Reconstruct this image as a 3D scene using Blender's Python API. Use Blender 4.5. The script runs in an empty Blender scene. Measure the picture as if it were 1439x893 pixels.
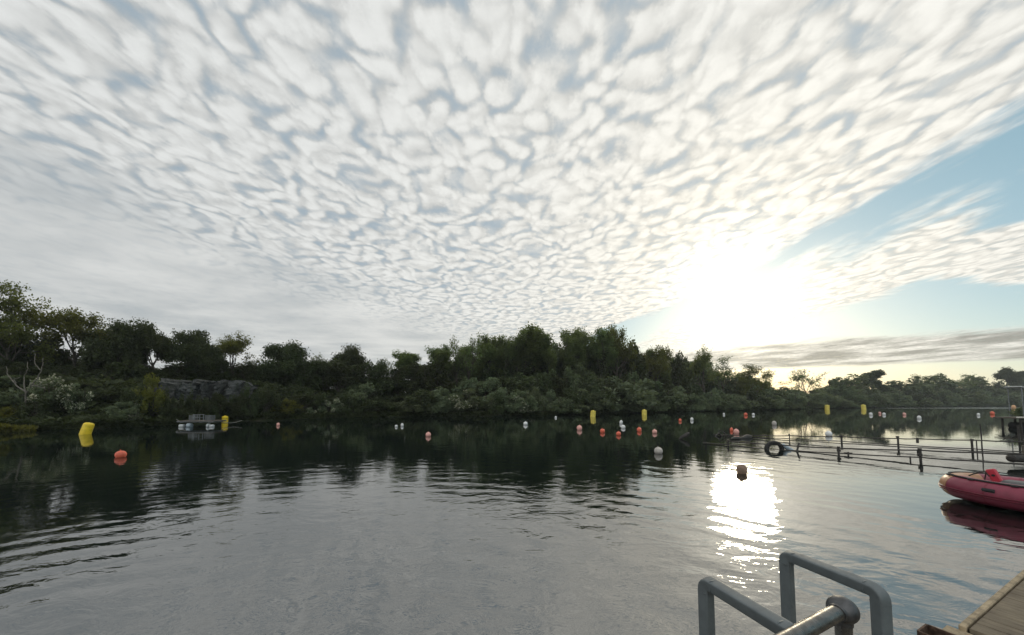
import bpy, math, random
import numpy as np
from mathutils import Vector, Matrix

random.seed(7)
PI = math.pi
R = math.radians
sc = bpy.context.scene
COL = sc.collection

# ------------------------------------------------------------------ camera
FPX, PPX, PPY = 480.0, 719.5, 540.0           # focal length and principal point in photo pixels
PITCH = math.atan(27.0 / FPX)
CH = 2.1                                       # eye height over the water
CP, SP = math.cos(PITCH), math.sin(PITCH)
cam_d = bpy.data.cameras.new('camera')
cam = bpy.data.objects.new('camera', cam_d)
COL.objects.link(cam)
cam.location = (0, 0, CH)
cam.rotation_euler = (PI / 2 + PITCH, 0, 0)
cam_d.sensor_width = 36
cam_d.lens = FPX / 1439 * 36
cam_d.shift_y = (PPY - 446.5) / 1439
cam_d.clip_start = 0.05
cam_d.clip_end = 6000
sc.camera = cam


def ray(x, y):
    xc = (x - PPX) / FPX
    yc = -(y - PPY) / FPX
    return Vector((xc, CP - yc * SP, yc * CP + SP))


def gp(x, y, z=0.0):
    """point of the horizontal plane z seen at photo pixel x, y"""
    d = ray(x, y)
    t = (z - CH) / d.z
    return Vector((d.x * t, d.y * t, z))


def at_dist(x, y, Y):
    d = ray(x, y)
    t = Y / d.y
    return Vector((d.x * t, Y, CH + d.z * t))


# ------------------------------------------------------------------ node helpers
class NT:
    def __init__(s, tree):
        s.t = tree
        s.n = tree.nodes
        s.l = tree.links

    def new(s, typ, **kw):
        n = s.n.new(typ)
        for k, v in kw.items():
            setattr(n, k, v)
        return n

    def put(s, sock, v):
        if v is None:
            return
        if isinstance(v, bpy.types.NodeSocket):
            s.l.new(v, sock)
        else:
            if isinstance(v, (tuple, list)) and len(v) == 3 and sock.type == 'RGBA':
                v = (*v, 1)
            sock.default_value = v

    def m(s, op, a, b=None, c=None, clamp=False):
        n = s.new('ShaderNodeMath', operation=op, use_clamp=clamp)
        for i, v in enumerate((a, b, c)):
            s.put(n.inputs[i], v)
        return n.outputs[0]

    def add(s, a, b): return s.m('ADD', a, b)
    def sub(s, a, b): return s.m('SUBTRACT', a, b)
    def mul(s, a, b): return s.m('MULTIPLY', a, b)

    def ss(s, x, lo, hi, a=0.0, b=1.0):
        n = s.new('ShaderNodeMapRange', interpolation_type='SMOOTHSTEP')
        for i, v in enumerate((x, lo, hi, a, b)):
            s.put(n.inputs[i], v)
        return n.outputs[0]

    def vec(s, x, y, z=0.0):
        n = s.new('ShaderNodeCombineXYZ')
        for i, v in enumerate((x, y, z)):
            s.put(n.inputs[i], v)
        return n.outputs[0]

    def sep(s, v):
        n = s.new('ShaderNodeSeparateXYZ')
        s.put(n.inputs[0], v)
        return n.outputs

    def vm(s, op, a, b=None, out=0):
        n = s.new('ShaderNodeVectorMath', operation=op)
        s.put(n.inputs[0], a)
        if b is not None:
            s.put(n.inputs[1], b)
        return n.outputs[out]

    def noise(s, v, scale, detail=2.0, rough=0.5, dist=0.0, dim='3D', col=False):
        n = s.new('ShaderNodeTexNoise', noise_dimensions=dim)
        s.put(n.inputs['Vector'], v)
        n.inputs['Scale'].default_value = scale
        n.inputs['Detail'].default_value = detail
        n.inputs['Roughness'].default_value = rough
        n.inputs['Distortion'].default_value = dist
        return n.outputs[1 if col else 0]

    def mix(s, f, a, b, mode='MIX'):
        n = s.new('ShaderNodeMix', data_type='RGBA', blend_type=mode)
        s.put(n.inputs[0], f)
        s.put(n.inputs[6], a)
        s.put(n.inputs[7], b)
        return n.outputs[2]

    def mixf(s, f, a, b):
        n = s.new('ShaderNodeMix', data_type='FLOAT')
        s.put(n.inputs[0], f)
        s.put(n.inputs[2], a)
        s.put(n.inputs[3], b)
        return n.outputs[0]

    def scale(s, v, f):
        n = s.new('ShaderNodeVectorMath', operation='SCALE')
        s.put(n.inputs[0], v)
        s.put(n.inputs[3], f)
        return n.outputs[0]


def new_mat(name):
    m = bpy.data.materials.new(name)
    m.use_nodes = True
    nt = NT(m.node_tree)
    return m, nt, nt.n['Principled BSDF'], nt.n['Material Output']


def simple(name, col, rough=0.5, metal=0.0, var=0.25, scale=8.0, bump=0.0, spec=0.5):
    m, nt, b, o = new_mat(name)
    tc = nt.new('ShaderNodeTexCoord').outputs['Object']
    n = nt.noise(tc, scale, 5, 0.6)
    f = nt.ss(n, 0.3, 0.7)
    lo = tuple(c * (1 - var) for c in col)
    hi = tuple(min(1, c * (1 + var)) for c in col)
    nt.put(b.inputs['Base Color'], nt.mix(f, lo, hi))
    nt.put(b.inputs['Roughness'], nt.ss(nt.noise(tc, scale * 2.3, 3), 0.2, 0.8, max(0.02, rough - 0.12), min(1, rough + 0.12)))
    b.inputs['Metallic'].default_value = metal
    b.inputs['Specular IOR Level'].default_value = spec
    if bump:
        bn = nt.new('ShaderNodeBump')
        bn.inputs['Strength'].default_value = 1.0
        bn.inputs['Distance'].default_value = bump
        nt.put(bn.inputs['Height'], nt.noise(tc, scale * 4, 6, 0.65))
        nt.put(b.inputs['Normal'], bn.outputs[0])
    return m


def leaf_mat(name, col, trans=0.4, tcol=None):
    m, nt, b, o = new_mat(name)
    tc = nt.new('ShaderNodeTexCoord').outputs['Object']
    oi = nt.new('ShaderNodeObjectInfo')
    n = nt.noise(tc, 0.9, 3, 0.6)
    n2 = nt.noise(tc, 9.0, 2, 0.5)
    lo = tuple(c * 0.55 for c in col)
    hi = (min(1, col[0] * 1.6), min(1, col[1] * 1.45), min(1, col[2] * 1.3))
    f = nt.ss(nt.add(nt.mul(n, 0.6), nt.mul(n2, 0.4)), 0.32, 0.68)
    c = nt.mix(f, lo, hi)
    hs = nt.new('ShaderNodeHueSaturation')
    nt.put(hs.inputs['Hue'], nt.add(0.48, nt.mul(oi.outputs['Random'], 0.045)))
    nt.put(hs.inputs['Saturation'], 1.08)
    nt.put(hs.inputs['Value'], nt.add(0.75, nt.mul(oi.outputs['Random'], 0.5)))
    nt.put(hs.inputs['Color'], c)
    c = hs.outputs[0]
    nt.put(b.inputs['Base Color'], c)
    b.inputs['Roughness'].default_value = 0.6
    b.inputs['Specular IOR Level'].default_value = 0.25
    tr = nt.new('ShaderNodeBsdfTranslucent')
    nt.put(tr.inputs[0], nt.mix(0.6, c, tcol or (min(1, col[0] * 2.6), min(1, col[1] * 2.3), col[2] * 1.0)))
    mx = nt.new('ShaderNodeMixShader')
    mx.inputs[0].default_value = trans
    nt.l.new(b.outputs[0], mx.inputs[1])
    nt.l.new(tr.outputs[0], mx.inputs[2])
    nt.l.new(mx.outputs[0], o.inputs['Surface'])
    return m


M = {}
M['leaf_mid'] = leaf_mat('leaf_mid', (0.100, 0.138, 0.062), 0.45)
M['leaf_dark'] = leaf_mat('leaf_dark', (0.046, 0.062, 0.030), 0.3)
M['leaf_yellow'] = leaf_mat('leaf_yellow', (0.115, 0.128, 0.040), 0.45)
M['leaf_grey'] = leaf_mat('leaf_grey', (0.115, 0.150, 0.100), 0.35)
M['leaf_olive'] = leaf_mat('leaf_olive', (0.090, 0.108, 0.036), 0.5)
M['leaf_far'] = leaf_mat('leaf_far', (0.098, 0.132, 0.080), 0.35)
M['leaf_ivy'] = leaf_mat('leaf_ivy', (0.034, 0.050, 0.022), 0.15)
M['blossom'] = leaf_mat('blossom', (0.42, 0.43, 0.36), 0.35, (0.5, 0.5, 0.4))
M['bark'] = simple('bark', (0.075, 0.062, 0.048), 0.85, 0, 0.4, 6, 0.02)
M['bark_pale'] = simple('bark_pale', (0.16, 0.145, 0.12), 0.85, 0, 0.3, 6, 0.02)
M['yellow'] = simple('yellow_plastic', (0.80, 0.57, 0.02), 0.45, 0, 0.12, 5)
M['yellow_pale'] = simple('yellow_faded', (0.72, 0.58, 0.10), 0.5, 0, 0.15, 5)
M['red'] = simple('red_buoy', (0.72, 0.14, 0.075), 0.45, 0, 0.2, 9)
M['pink'] = simple('faded_pink_buoy', (0.74, 0.38, 0.32), 0.5, 0, 0.2, 9)
M['white'] = simple('white_buoy', (0.74, 0.74, 0.72), 0.5, 0, 0.12, 9)
M['greywhite'] = simple('weathered_buoy', (0.46, 0.42, 0.38), 0.6, 0, 0.2, 9)
M['beige'] = leaf_mat('beige_buoy', (0.46, 0.40, 0.335), 0.65, (0.80, 0.68, 0.56))
M['paleorange'] = simple('pale_orange_buoy', (0.72, 0.40, 0.20), 0.5, 0, 0.2, 9)
M['black'] = simple('black_rubber', (0.018, 0.018, 0.019), 0.7, 0, 0.3, 12)
M['tyre'] = simple('old_tyre_rubber', (0.022, 0.021, 0.02), 0.8, 0, 0.4, 14, 0.006)
M['darkmetal'] = simple('weathered_dark_metal', (0.05, 0.045, 0.04), 0.6, 0.3, 0.4, 15, 0.003)
M['greymetal'] = simple('grey_metal', (0.22, 0.23, 0.235), 0.5, 0.6, 0.25, 15)
M['galv'] = simple('galvanised_pipe', (0.15, 0.145, 0.135), 0.34, 0.8, 0.25, 40, 0.0004)
M['fitting'] = simple('cast_fitting', (0.10, 0.10, 0.102), 0.45, 0.7, 0.2, 40, 0.0003)
M['painted'] = simple('grey_painted_tube', (0.115, 0.132, 0.136), 0.5, 0.0, 0.10, 22, 0.0003)
M['rusty'] = simple('rusty_steel', (0.085, 0.05, 0.032), 0.85, 0.2, 0.5, 30, 0.002)
M['boat_red'] = simple('red_inflatable_fabric', (0.23, 0.034, 0.062), 0.42, 0, 0.12, 4, 0.001)
M['boat_seam'] = simple('red_seam_tape', (0.20, 0.024, 0.044), 0.5, 0, 0.15, 8)
M['boat_dark'] = simple('dark_red_rubbing_strip', (0.13, 0.012, 0.025), 0.5, 0, 0.2, 8)
M['boat_tan'] = simple('tan_bow', (0.45, 0.24, 0.13), 0.45, 0, 0.12, 6)
M['boat_floor'] = simple('grey_boat_floor', (0.10, 0.10, 0.10), 0.7, 0, 0.2, 8)
M['cowl'] = simple('red_cowling', (0.45, 0.03, 0.05), 0.4, 0, 0.08, 5)
M['rope'] = simple('dark_rope', (0.03, 0.028, 0.026), 0.9, 0, 0.3, 60, 0.004)
M['rope_pale'] = simple('pale_rope', (0.30, 0.29, 0.26), 0.9, 0, 0.3, 60, 0.004)
M['wood_old'] = simple('old_grey_timber', (0.13, 0.112, 0.09), 0.85, 0, 0.35, 9, 0.006)
M['wood_dark'] = simple('wet_dark_timber', (0.035, 0.030, 0.026), 0.7, 0, 0.4, 9, 0.008)
M['roof_pale'] = simple('pale_roof_sheet', (0.55, 0.56, 0.54), 0.5, 0, 0.12, 3)
M['concrete_edge'] = simple('pale_deck_edge', (0.68, 0.64, 0.56), 0.8, 0, 0.2, 6)
M['float_white'] = simple('white_float', (0.55, 0.57, 0.57), 0.5, 0, 0.1, 6)
M['float_blue'] = simple('blue_grey_float', (0.34, 0.40, 0.44), 0.5, 0, 0.15, 6)
M['cage'] = simple('pale_plastic_crate', (0.12, 0.127, 0.13), 0.6, 0, 0.25, 12)


def band_mat(name, base):
    """can buoy plastic with waterline grime of its own"""
    return base


# decking with grooves across the boards' length
def make_decking():
    m, nt, b, o = new_mat('grooved_decking')
    tc = nt.new('ShaderNodeTexCoord').outputs['Object']
    x, y, z = nt.sep(tc)
    board = nt.m('FLOOR', nt.m('DIVIDE', x, 0.145))
    wn = nt.new('ShaderNodeTexWhiteNoise', noise_dimensions='1D')
    nt.put(wn.inputs['W'], board)
    g = nt.noise(nt.vec(nt.mul(x, 60), nt.mul(y, 3.0), 0), 1.0, 5, 0.65)
    big = nt.noise(tc, 3.0, 4, 0.6)
    wob = nt.mul(nt.noise(nt.vec(nt.mul(x, 2), nt.mul(y, 6), 0), 1.0, 3), 0.01)
    gro = nt.m('SINE', nt.mul(nt.add(x, wob), 2 * PI / 0.0207))
    c = nt.mix(nt.ss(nt.add(nt.mul(g, 0.5), nt.mul(big, 0.5)), 0.3, 0.7), (0.085, 0.066, 0.045), (0.25, 0.205, 0.14))
    c = nt.mix(nt.mul(wn.outputs[0], 0.35), c, (0.16, 0.125, 0.085))
    dirt = nt.ss(nt.noise(nt.vec(nt.mul(x, 30), nt.mul(y, 9), 0), 1.0, 4, 0.7), 0.5, 0.68)
    c = nt.mix(nt.mul(dirt, 0.6), c, (0.07, 0.055, 0.038))
    nt.put(b.inputs['Base Color'], c)
    b.inputs['Roughness'].default_value = 0.85
    bn = nt.new('ShaderNodeBump')
    bn.inputs['Distance'].default_value = 0.005
    nt.put(bn.inputs['Height'], nt.add(nt.mul(gro, 0.5), nt.mul(g, 0.5)))
    nt.put(b.inputs['Normal'], bn.outputs[0])
    return m


M['decking'] = make_decking()
M['edge_wood'] = simple('edge_board_timber', (0.30, 0.235, 0.15), 0.85, 0, 0.4, 14, 0.004)


# ------------------------------------------------------------------ mesh helpers
class MB:
    def __init__(s):
        s.v = []
        s.f = []

    def add(s, vs, fs):
        o = len(s.v)
        s.v += [tuple(v) for v in vs]
        s.f += [tuple(i + o for i in f) for f in fs]

    def box(s, c, size, rot=None, bev=0.0):
        hx, hy, hz = size[0] / 2, size[1] / 2, size[2] / 2
        rot = rot or Matrix.Identity(3)
        c = Vector(c)
        b = min(bev, hx * 0.45, hy * 0.45, hz * 0.45)
        if b <= 0:
            vs = [(x, y, z) for z in (-hz, hz) for y in (-hy, hy) for x in (-hx, hx)]
            fs = [(0, 2, 3, 1), (4, 5, 7, 6), (0, 1, 5, 4), (2, 6, 7, 3), (0, 4, 6, 2), (1, 3, 7, 5)]
            s.add([c + rot @ Vector(v) for v in vs], fs)
            return
        rings = []
        for z, k in ((-hz, b), (-hz + b, 0), (hz - b, 0), (hz, b)):
            rg = []
            x, y = hx - k, hy - k
            e = b if k == 0 else b * 0.5
            for px, py in ((x - e, -y), (x, -y + e), (x, y - e), (x - e, y), (-x + e, y), (-x, y - e), (-x, -y + e), (-x + e, -y)):
                rg.append(c + rot @ Vector((px, py, z)))
            rings.append(rg)
        vs = [v for r_ in rings for v in r_]
        fs = []
        for i in range(3):
            for j in range(8):
                fs.append((i * 8 + j, i * 8 + (j + 1) % 8, i * 8 + 8 + (j + 1) % 8, i * 8 + 8 + j))
        fs.append(tuple(reversed(range(8))))
        fs.append(tuple(range(24, 32)))
        s.add(vs, fs)

    def tube(s, pts, rad, n=10, square=0.0, caps=True, up=None):
        """sweep along pts; rad number or list; square>0 gives a rounded square section"""
        pts = [Vector(p) for p in pts]
        if not isinstance(rad, (list, tuple)):
            rad = [rad] * len(pts)
        prev = None
        rings = []
        for i, p in enumerate(pts):
            if i == 0:
                t = pts[1] - p
            elif i == len(pts) - 1:
                t = p - pts[i - 1]
            else:
                t = (pts[i + 1] - p).normalized() + (p - pts[i - 1]).normalized()
            t.normalize()
            if prev is None:
                ref = Vector(up) if up else (Vector((0, 0, 1)) if abs(t.z) < 0.9 else Vector((0, 1, 0)))
                a = t.cross(ref).normalized()
            else:
                a = (prev - t * prev.dot(t)).normalized()
            prev = a
            b = t.cross(a)
            k = 1.0
            if 0 < i < len(pts) - 1 and square:
                ca = (pts[i + 1] - p).normalized().dot((p - pts[i - 1]).normalized())
                k = 1.0
            rg = []
            for j in range(n):
                th = 2 * PI * (j + 0.5) / n
                cx, cy = math.cos(th), math.sin(th)
                if square:
                    e = 2.0 / square
                    cx = math.copysign(abs(cx) ** e, cx)
                    cy = math.copysign(abs(cy) ** e, cy)
                rg.append(p + (a * cx + b * cy) * rad[i] * k)
            rings.append(rg)
        vs = [v for r_ in rings for v in r_]
        fs = []
        for i in range(len(pts) - 1):
            for j in range(n):
                fs.append((i * n + j, i * n + (j + 1) % n, (i + 1) * n + (j + 1) % n, (i + 1) * n + j))
        if caps:
            fs.append(tuple(reversed(range(n))))
            fs.append(tuple(range((len(pts) - 1) * n, len(pts) * n)))
        s.add(vs, fs)

    def lathe(s, prof, n=20, mat=None, ellipse=1.0):
        """prof list of (r, z)"""
        mat = mat or Matrix.Identity(4)
        vs, fs = [], []
        for r_, z in prof:
            for j in range(n):
                th = 2 * PI * j / n
                vs.append(mat @ Vector((r_ * math.cos(th), r_ * ellipse * math.sin(th), z)))
        k = len(prof)
        for i in range(k - 1):
            for j in range(n):
                fs.append((i * n + j, i * n + (j + 1) % n, (i + 1) * n + (j + 1) % n, (i + 1) * n + j))
        fs.append(tuple(reversed(range(n))))
        fs.append(tuple(range((k - 1) * n, k * n)))
        s.add(vs, fs)

    def torus(s, R_, r_, mat=None, n=32, k=12, arc=2 * PI, sx=1.0):
        mat = mat or Matrix.Identity(4)
        vs, fs = [], []
        for i in range(n):
            a = arc * i / n
            for j in range(k):
                b = 2 * PI * j / k
                rr = R_ + r_ * math.cos(b)
                vs.append(mat @ Vector((rr * math.cos(a), rr * math.sin(a), r_ * sx * math.sin(b))))
        for i in range(n):
            for j in range(k):
                fs.append((i * k + j, ((i + 1) % n) * k + j, ((i + 1) % n) * k + (j + 1) % k, i * k + (j + 1) % k))
        s.add(vs, fs)

    def mesh(s, name, mat, smooth=None):
        me = bpy.data.meshes.new(name)
        me.from_pydata(s.v, [], s.f)
        me.materials.append(mat)
        me.validate()
        if smooth is not None:
            me.polygons.foreach_set('use_smooth', [True] * len(me.polygons))
            try:
                me.set_sharp_from_angle(angle=R(smooth))
            except Exception:
                pass
        me.update()
        return me

    def build(s, name, mat, parent=None, smooth=40):
        o = bpy.data.objects.new(name, s.mesh(name, mat, smooth))
        COL.objects.link(o)
        if parent:
            o.parent = parent
        return o


def tag(o, label=None, cat=None, group=None, kind=None):
    if label: o['label'] = label
    if cat: o['category'] = cat
    if group: o['group'] = group
    if kind: o['kind'] = kind
    return o


def thing(name, label, cat, loc=(0, 0, 0), group=None, rz=0.0):
    o = bpy.data.objects.new(name, None)
    o.empty_display_size = 0.2
    COL.objects.link(o)
    o.location = loc
    o.rotation_euler = (0, 0, rz)
    return tag(o, label, cat, group)


# ------------------------------------------------------------------ sun and sky
SUN_EL, SUN_AZ = R(12.9), R(33.6)
sdir = Vector((math.sin(SUN_AZ) * math.cos(SUN_EL), math.cos(SUN_AZ) * math.cos(SUN_EL), math.sin(SUN_EL)))
sd = bpy.data.lights.new('sun', 'SUN')
sd.energy = 0.5
sd.angle = R(7)
sd.color = (1.0, 0.84, 0.60)
so = bpy.data.objects.new('sun', sd)
COL.objects.link(so)
so.rotation_euler = (-sdir).to_track_quat('-Z', 'Y').to_euler()
so.location = sdir * 300


def build_world():
    w = bpy.data.worlds.new('World')
    sc.world = w
    w.use_nodes = True
    nt = NT(w.node_tree)
    bg = nt.n['Background']
    sky = nt.new('ShaderNodeTexSky', sky_type='NISHITA')
    sky.sun_disc = False
    sky.sun_elevation = SUN_EL
    sky.sun_rotation = SUN_AZ
    sky.air_density = 1.0
    sky.dust_density = 0.7
    sky.ozone_density = 1.5
    d = nt.vm('NORMALIZE', nt.new('ShaderNodeTexCoord').outputs['Generated'])
    x, y, z = nt.sep(d)
    zc = nt.m('MAXIMUM', nt.add(z, 0.012), 0.03)
    u = nt.m('DIVIDE', x, zc)
    v = nt.m('DIVIDE', y, zc)
    uv = nt.vec(u, v, 0)
    # angle to the sun
    ge = R(14.6)          # the bright veil sits a little above the sun itself
    gdir = (math.sin(SUN_AZ) * math.cos(ge), math.cos(SUN_AZ) * math.cos(ge), math.sin(ge))
    cosa = nt.vm('DOT_PRODUCT', d, gdir, out=1)
    ang = nt.m('ARCCOSINE', nt.m('MINIMUM', nt.m('MAXIMUM', cosa, -1.0), 0.99999))

    def ex(k):
        return nt.m('EXPONENT', nt.mul(ang, -1.0 / k))
    gs = nt.m('EXPONENT', nt.mul(nt.m('POWER', nt.m('DIVIDE', ang, 0.095), 2.0), -1.0))

    # --- noises on the cloud deck
    n_big = nt.noise(uv, 0.55, 3, 0.5)
    n_mid = nt.noise(nt.vec(nt.mul(u, 1.7), nt.mul(v, 1.2), 4.0), 1.0, 4, 0.55)
    n_str = nt.noise(nt.vec(nt.mul(u, 7.0), nt.mul(v, 1.8), 9.0), 1.0, 5, 0.62)
    n_bank = nt.noise(nt.vec(nt.mul(u, 1.1), nt.mul(v, 0.8), 6.0), 1.0, 5, 0.6)
    n_fine = nt.noise(nt.vec(nt.mul(u, 20.0), nt.mul(v, 13.0), 2.0), 1.0, 6, 0.70)
    wcol = nt.noise(nt.vec(nt.mul(u, 4.0), nt.mul(v, 3.2), 1.0), 1.0, 2, 0.5, col=True)
    wx, wy, wz = nt.sep(wcol)
    fcol = nt.noise(nt.vec(nt.mul(u, 13.0), nt.mul(v, 12.0), 3.0), 1.0, 3, 0.55, col=True)
    fx, fy, fz = nt.sep(fcol)
    cu = nt.add(nt.add(u, nt.mul(nt.sub(wx, 0.5), 0.28)), nt.mul(nt.sub(fx, 0.5), 0.06))
    cv = nt.add(nt.add(v, nt.mul(nt.sub(wy, 0.5), 0.28)), nt.mul(nt.sub(fy, 0.5), 0.06))
    vor = nt.new('ShaderNodeTexVoronoi', feature='SMOOTH_F1', voronoi_dimensions='2D')
    vor.inputs['Scale'].default_value = 1.0
    vor.inputs['Smoothness'].default_value = 0.35
    nt.put(vor.inputs['Vector'], nt.vec(nt.mul(nt.add(cu, nt.mul(cv, 0.10)), 11.2), nt.mul(cv, 11.4), 0))
    puff = nt.ss(vor.outputs['Distance'], 0.86, 0.15)
    vor2 = nt.new('ShaderNodeTexVoronoi', feature='SMOOTH_F1', voronoi_dimensions='2D')
    vor2.inputs['Scale'].default_value = 1.0
    vor2.inputs['Smoothness'].default_value = 0.5
    nt.put(vor2.inputs['Vector'], nt.vec(nt.mul(nt.add(cu, nt.mul(nt.sub(n_fine, 0.5), 0.06)), 17.0), nt.mul(cv, 13.0), 3))
    puff2 = nt.ss(vor2.outputs['Distance'], 0.85, 0.1)

    # density
    D = nt.add(nt.add(nt.mul(puff, 0.48), nt.mul(puff2, 0.24)), nt.add(nt.mul(n_mid, 0.34), nt.mul(nt.sub(n_fine, 0.5), 0.55)))
    # long rows towards the right-hand edge of the deck
    row = nt.ss(u, 0.5, 1.5)
    D = nt.add(D, nt.mul(nt.mul(nt.sub(n_str, 0.45), row), 0.75))
    # smooth stratus on the left
    left = nt.ss(nt.add(nt.sub(u, nt.mul(v, 0.39)), nt.mul(nt.sub(n_mid, 0.5), 1.2)), -1.75, -3.3)
    far_fade = nt.ss(v, 3.0, 6.5)
    D = nt.mixf(nt.mul(far_fade, nt.mul(nt.ss(u, 1.2, 0.4), 0.75)), D, nt.add(0.28, nt.mul(n_mid, 0.62)))
    thick = nt.ss(D, 0.10, 0.66)
    smooth_n = nt.noise(nt.vec(nt.mul(u, 0.9), nt.mul(v, 1.1), 7.0), 1.0, 4, 0.5)
    thick = nt.mixf(nt.mul(left, 0.88), thick, nt.ss(smooth_n, 0.22, 0.65, 0.6, 1.0))
    D = nt.mixf(nt.mul(left, 0.9), D, nt.add(0.46, nt.mul(smooth_n, 0.50)))
    # --- coverage
    eu = nt.add(nt.add(u, nt.mul(nt.sub(n_str, 0.5), 0.42)), nt.mul(nt.sub(n_mid, 0.5), 0.25))
    edge = nt.sub(1.70, nt.ss(v, 2.7, 4.6, 0.0, 0.55))
    c1 = nt.sub(1.0, nt.ss(nt.sub(eu, edge), -0.10, 0.07))
    ev = nt.add(nt.add(v, nt.mul(nt.sub(n_mid, 0.5), 0.9)), nt.mul(nt.sub(n_str, 0.5), 0.35))
    eu2 = nt.add(nt.add(u, nt.mul(nt.sub(n_mid, 0.5), 1.0)), nt.mul(nt.sub(n_str, 0.5), 0.5))
    boxa = nt.mul(nt.mul(nt.ss(eu2, 2.0, 2.35), nt.ss(eu2, 6.4, 5.0)), nt.mul(nt.ss(ev, 1.60, 1.82), nt.ss(ev, 2.72, 2.50)))
    boxb = nt.mul(nt.mul(nt.ss(eu2, 1.85, 2.15), nt.ss(eu2, 3.35, 3.0)), nt.mul(nt.ss(ev, 2.0, 2.4), nt.ss(ev, 6.5, 5.0)))
    s_ = nt.add(nt.add(v, nt.mul(u, 0.53)), nt.mul(nt.sub(n_mid, 0.5), 1.6))
    bandc = nt.mul(nt.mul(nt.ss(s_, 7.0, 7.8), nt.ss(s_, 12.6, 11.4)), nt.ss(u, 0.9, 2.2))
    c2 = nt.m('MAXIMUM', nt.m('MAXIMUM', boxa, boxb), bandc)
    th2 = nt.mixf(0.35, 1.0, thick)
    wisp = nt.mul(nt.ss(nt.noise(nt.vec(nt.mul(u, 2.2), nt.mul(v, 5.0), 5.0), 1.0, 6, 0.68), 0.60, 0.80), 0.5)
    dens = nt.m('MAXIMUM', nt.m('MAXIMUM', nt.mul(c1, nt.add(0.30, nt.mul(thick, 0.70))), nt.mul(c2, th2)), nt.mul(wisp, nt.ss(u, 1.3, 2.0)))
    # --- colours (radiance at exposure 0)
    lum = nt.add(nt.add(nt.add(0.65, nt.ss(y, 0.15, -0.5, 0.0, 0.50)), nt.mul(ex(0.50), 0.47)), nt.mul(ex(0.16), 0.18))  # unseen sky behind the camera: brightness added to light the trees' near faces
    warm = nt.m('MINIMUM', nt.mul(ex(0.42), 1.7), 1.0)
    ccol = nt.mix(warm, (0.965, 0.99, 0.985), (1.0, 0.955, 0.84))
    shade = nt.add(0.76, nt.add(nt.mul(nt.ss(D, 0.30, 0.92), 0.26), nt.mul(nt.mul(nt.sub(nt.add(nt.mul(puff2, 0.6), nt.mul(n_fine, 0.8)), 0.65), nt.sub(1.0, left)), 0.20)))
    # undersides of the low bank by the sun look grey
    shade = nt.mul(shade, nt.sub(1.0, nt.mul(nt.mul(bandc, nt.ss(n_bank, 0.36, 0.60)), 0.60)))
    shade = nt.mul(shade, nt.sub(1.0, nt.mul(left, nt.ss(smooth_n, 0.66, 0.30, 0.0, 0.16))))
    cloud = nt.scale(ccol, nt.mul(lum, shade))
    # clear air: the physical sky, plus thin veil
    clear = nt.scale(sky.outputs[0], 0.1)
    clear = nt.vm('ADD', nt.scale(clear, 0.45), nt.scale((0.15, 0.28, 0.32), 1.0))
    veil = nt.scale(nt.mix(warm, (0.53, 0.71, 0.90), (0.71, 0.79, 0.83)), nt.mul(lum, 0.78))
    under = nt.mix(nt.mul(c1, 0.8), clear, veil)
    col = nt.mix(dens, under, cloud)
    # horizon brightening
    hz = nt.m('EXPONENT', nt.mul(nt.m('MAXIMUM', z, 0.0), -1 / 0.055))
    hcol = nt.mix(nt.m('MINIMUM', nt.mul(ex(0.7), 1.5), 1.0), (0.52, 0.57, 0.58), (0.80, 0.74, 0.50))
    col = nt.mix(nt.mul(hz, 0.62), col, hcol)
    glow = nt.scale((1.0, 0.92, 0.72), nt.mul(nt.add(nt.mul(gs, 1.1), nt.mul(ex(0.15), 0.17)), nt.add(0.14, nt.mul(dens, 0.86))))
    col = nt.vm('ADD', col, glow)
    nt.put(bg.inputs['Color'], nt.scale(col, 10.0))
    bg.inputs['Strength'].default_value = 0.1
    w.cycles.sampling_method = 'MANUAL'
    w.cycles.sample_map_resolution = 512


build_world()

# ------------------------------------------------------------------ lake outline and terrain
SHORE_PX = [(0, 607), (60, 605), (120, 603.5), (200, 600.5), (250, 598.0), (290, 594.5), (320, 592.6), (380, 591.2), (440, 589.3), (500, 587.3), (560, 586),
            (620, 585.5), (700, 585), (760, 584), (830, 582), (900, 580.5), (960, 579), (1010, 578), (1050, 577), (1100, 575.8),
            (1150, 574.5), (1200, 573.7), (1250, 573), (1300, 572.5), (1350, 572), (1439, 571.6)]
front = [gp(x, y) for x, y in SHORE_PX]
rs = random.Random(3)
LAKE = [(-46, 12), (-42, 19)] + [(p.x + rs.uniform(-.3, .3), p.y + rs.uniform(-.4, .4)) for p in front] + \
       [(420, 225), (440, 190), (250, 112), (120, 52), (60, 25.5), (30, 11), (8, 0.5), (0, -3.0), (-10, -8.5), (-30, -10), (-48, -4)]
LK = np.array(LAKE)


def sdist(px, py):
    """signed distance to the lake outline, positive on land"""
    px = np.asarray(px, float); py = np.asarray(py, float)
    d = np.full(px.shape, 1e9)
    ins = np.zeros(px.shape, bool)
    n = len(LK)
    for i in range(n):
        ax, ay = LK[i]; bx, by = LK[(i + 1) % n]
        ex_, ey_ = bx - ax, by - ay
        t = np.clip(((px - ax) * ex_ + (py - ay) * ey_) / (ex_ * ex_ + ey_ * ey_), 0, 1)
        d = np.minimum(d, np.hypot(px - ax - t * ex_, py - ay - t * ey_))
        c = ((ay > py) != (by > py)) & (px < (bx - ax) * (py - ay) / (by - ay + 1e-12) + ax)
        ins ^= c
    return np.where(ins, -d, d)


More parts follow.
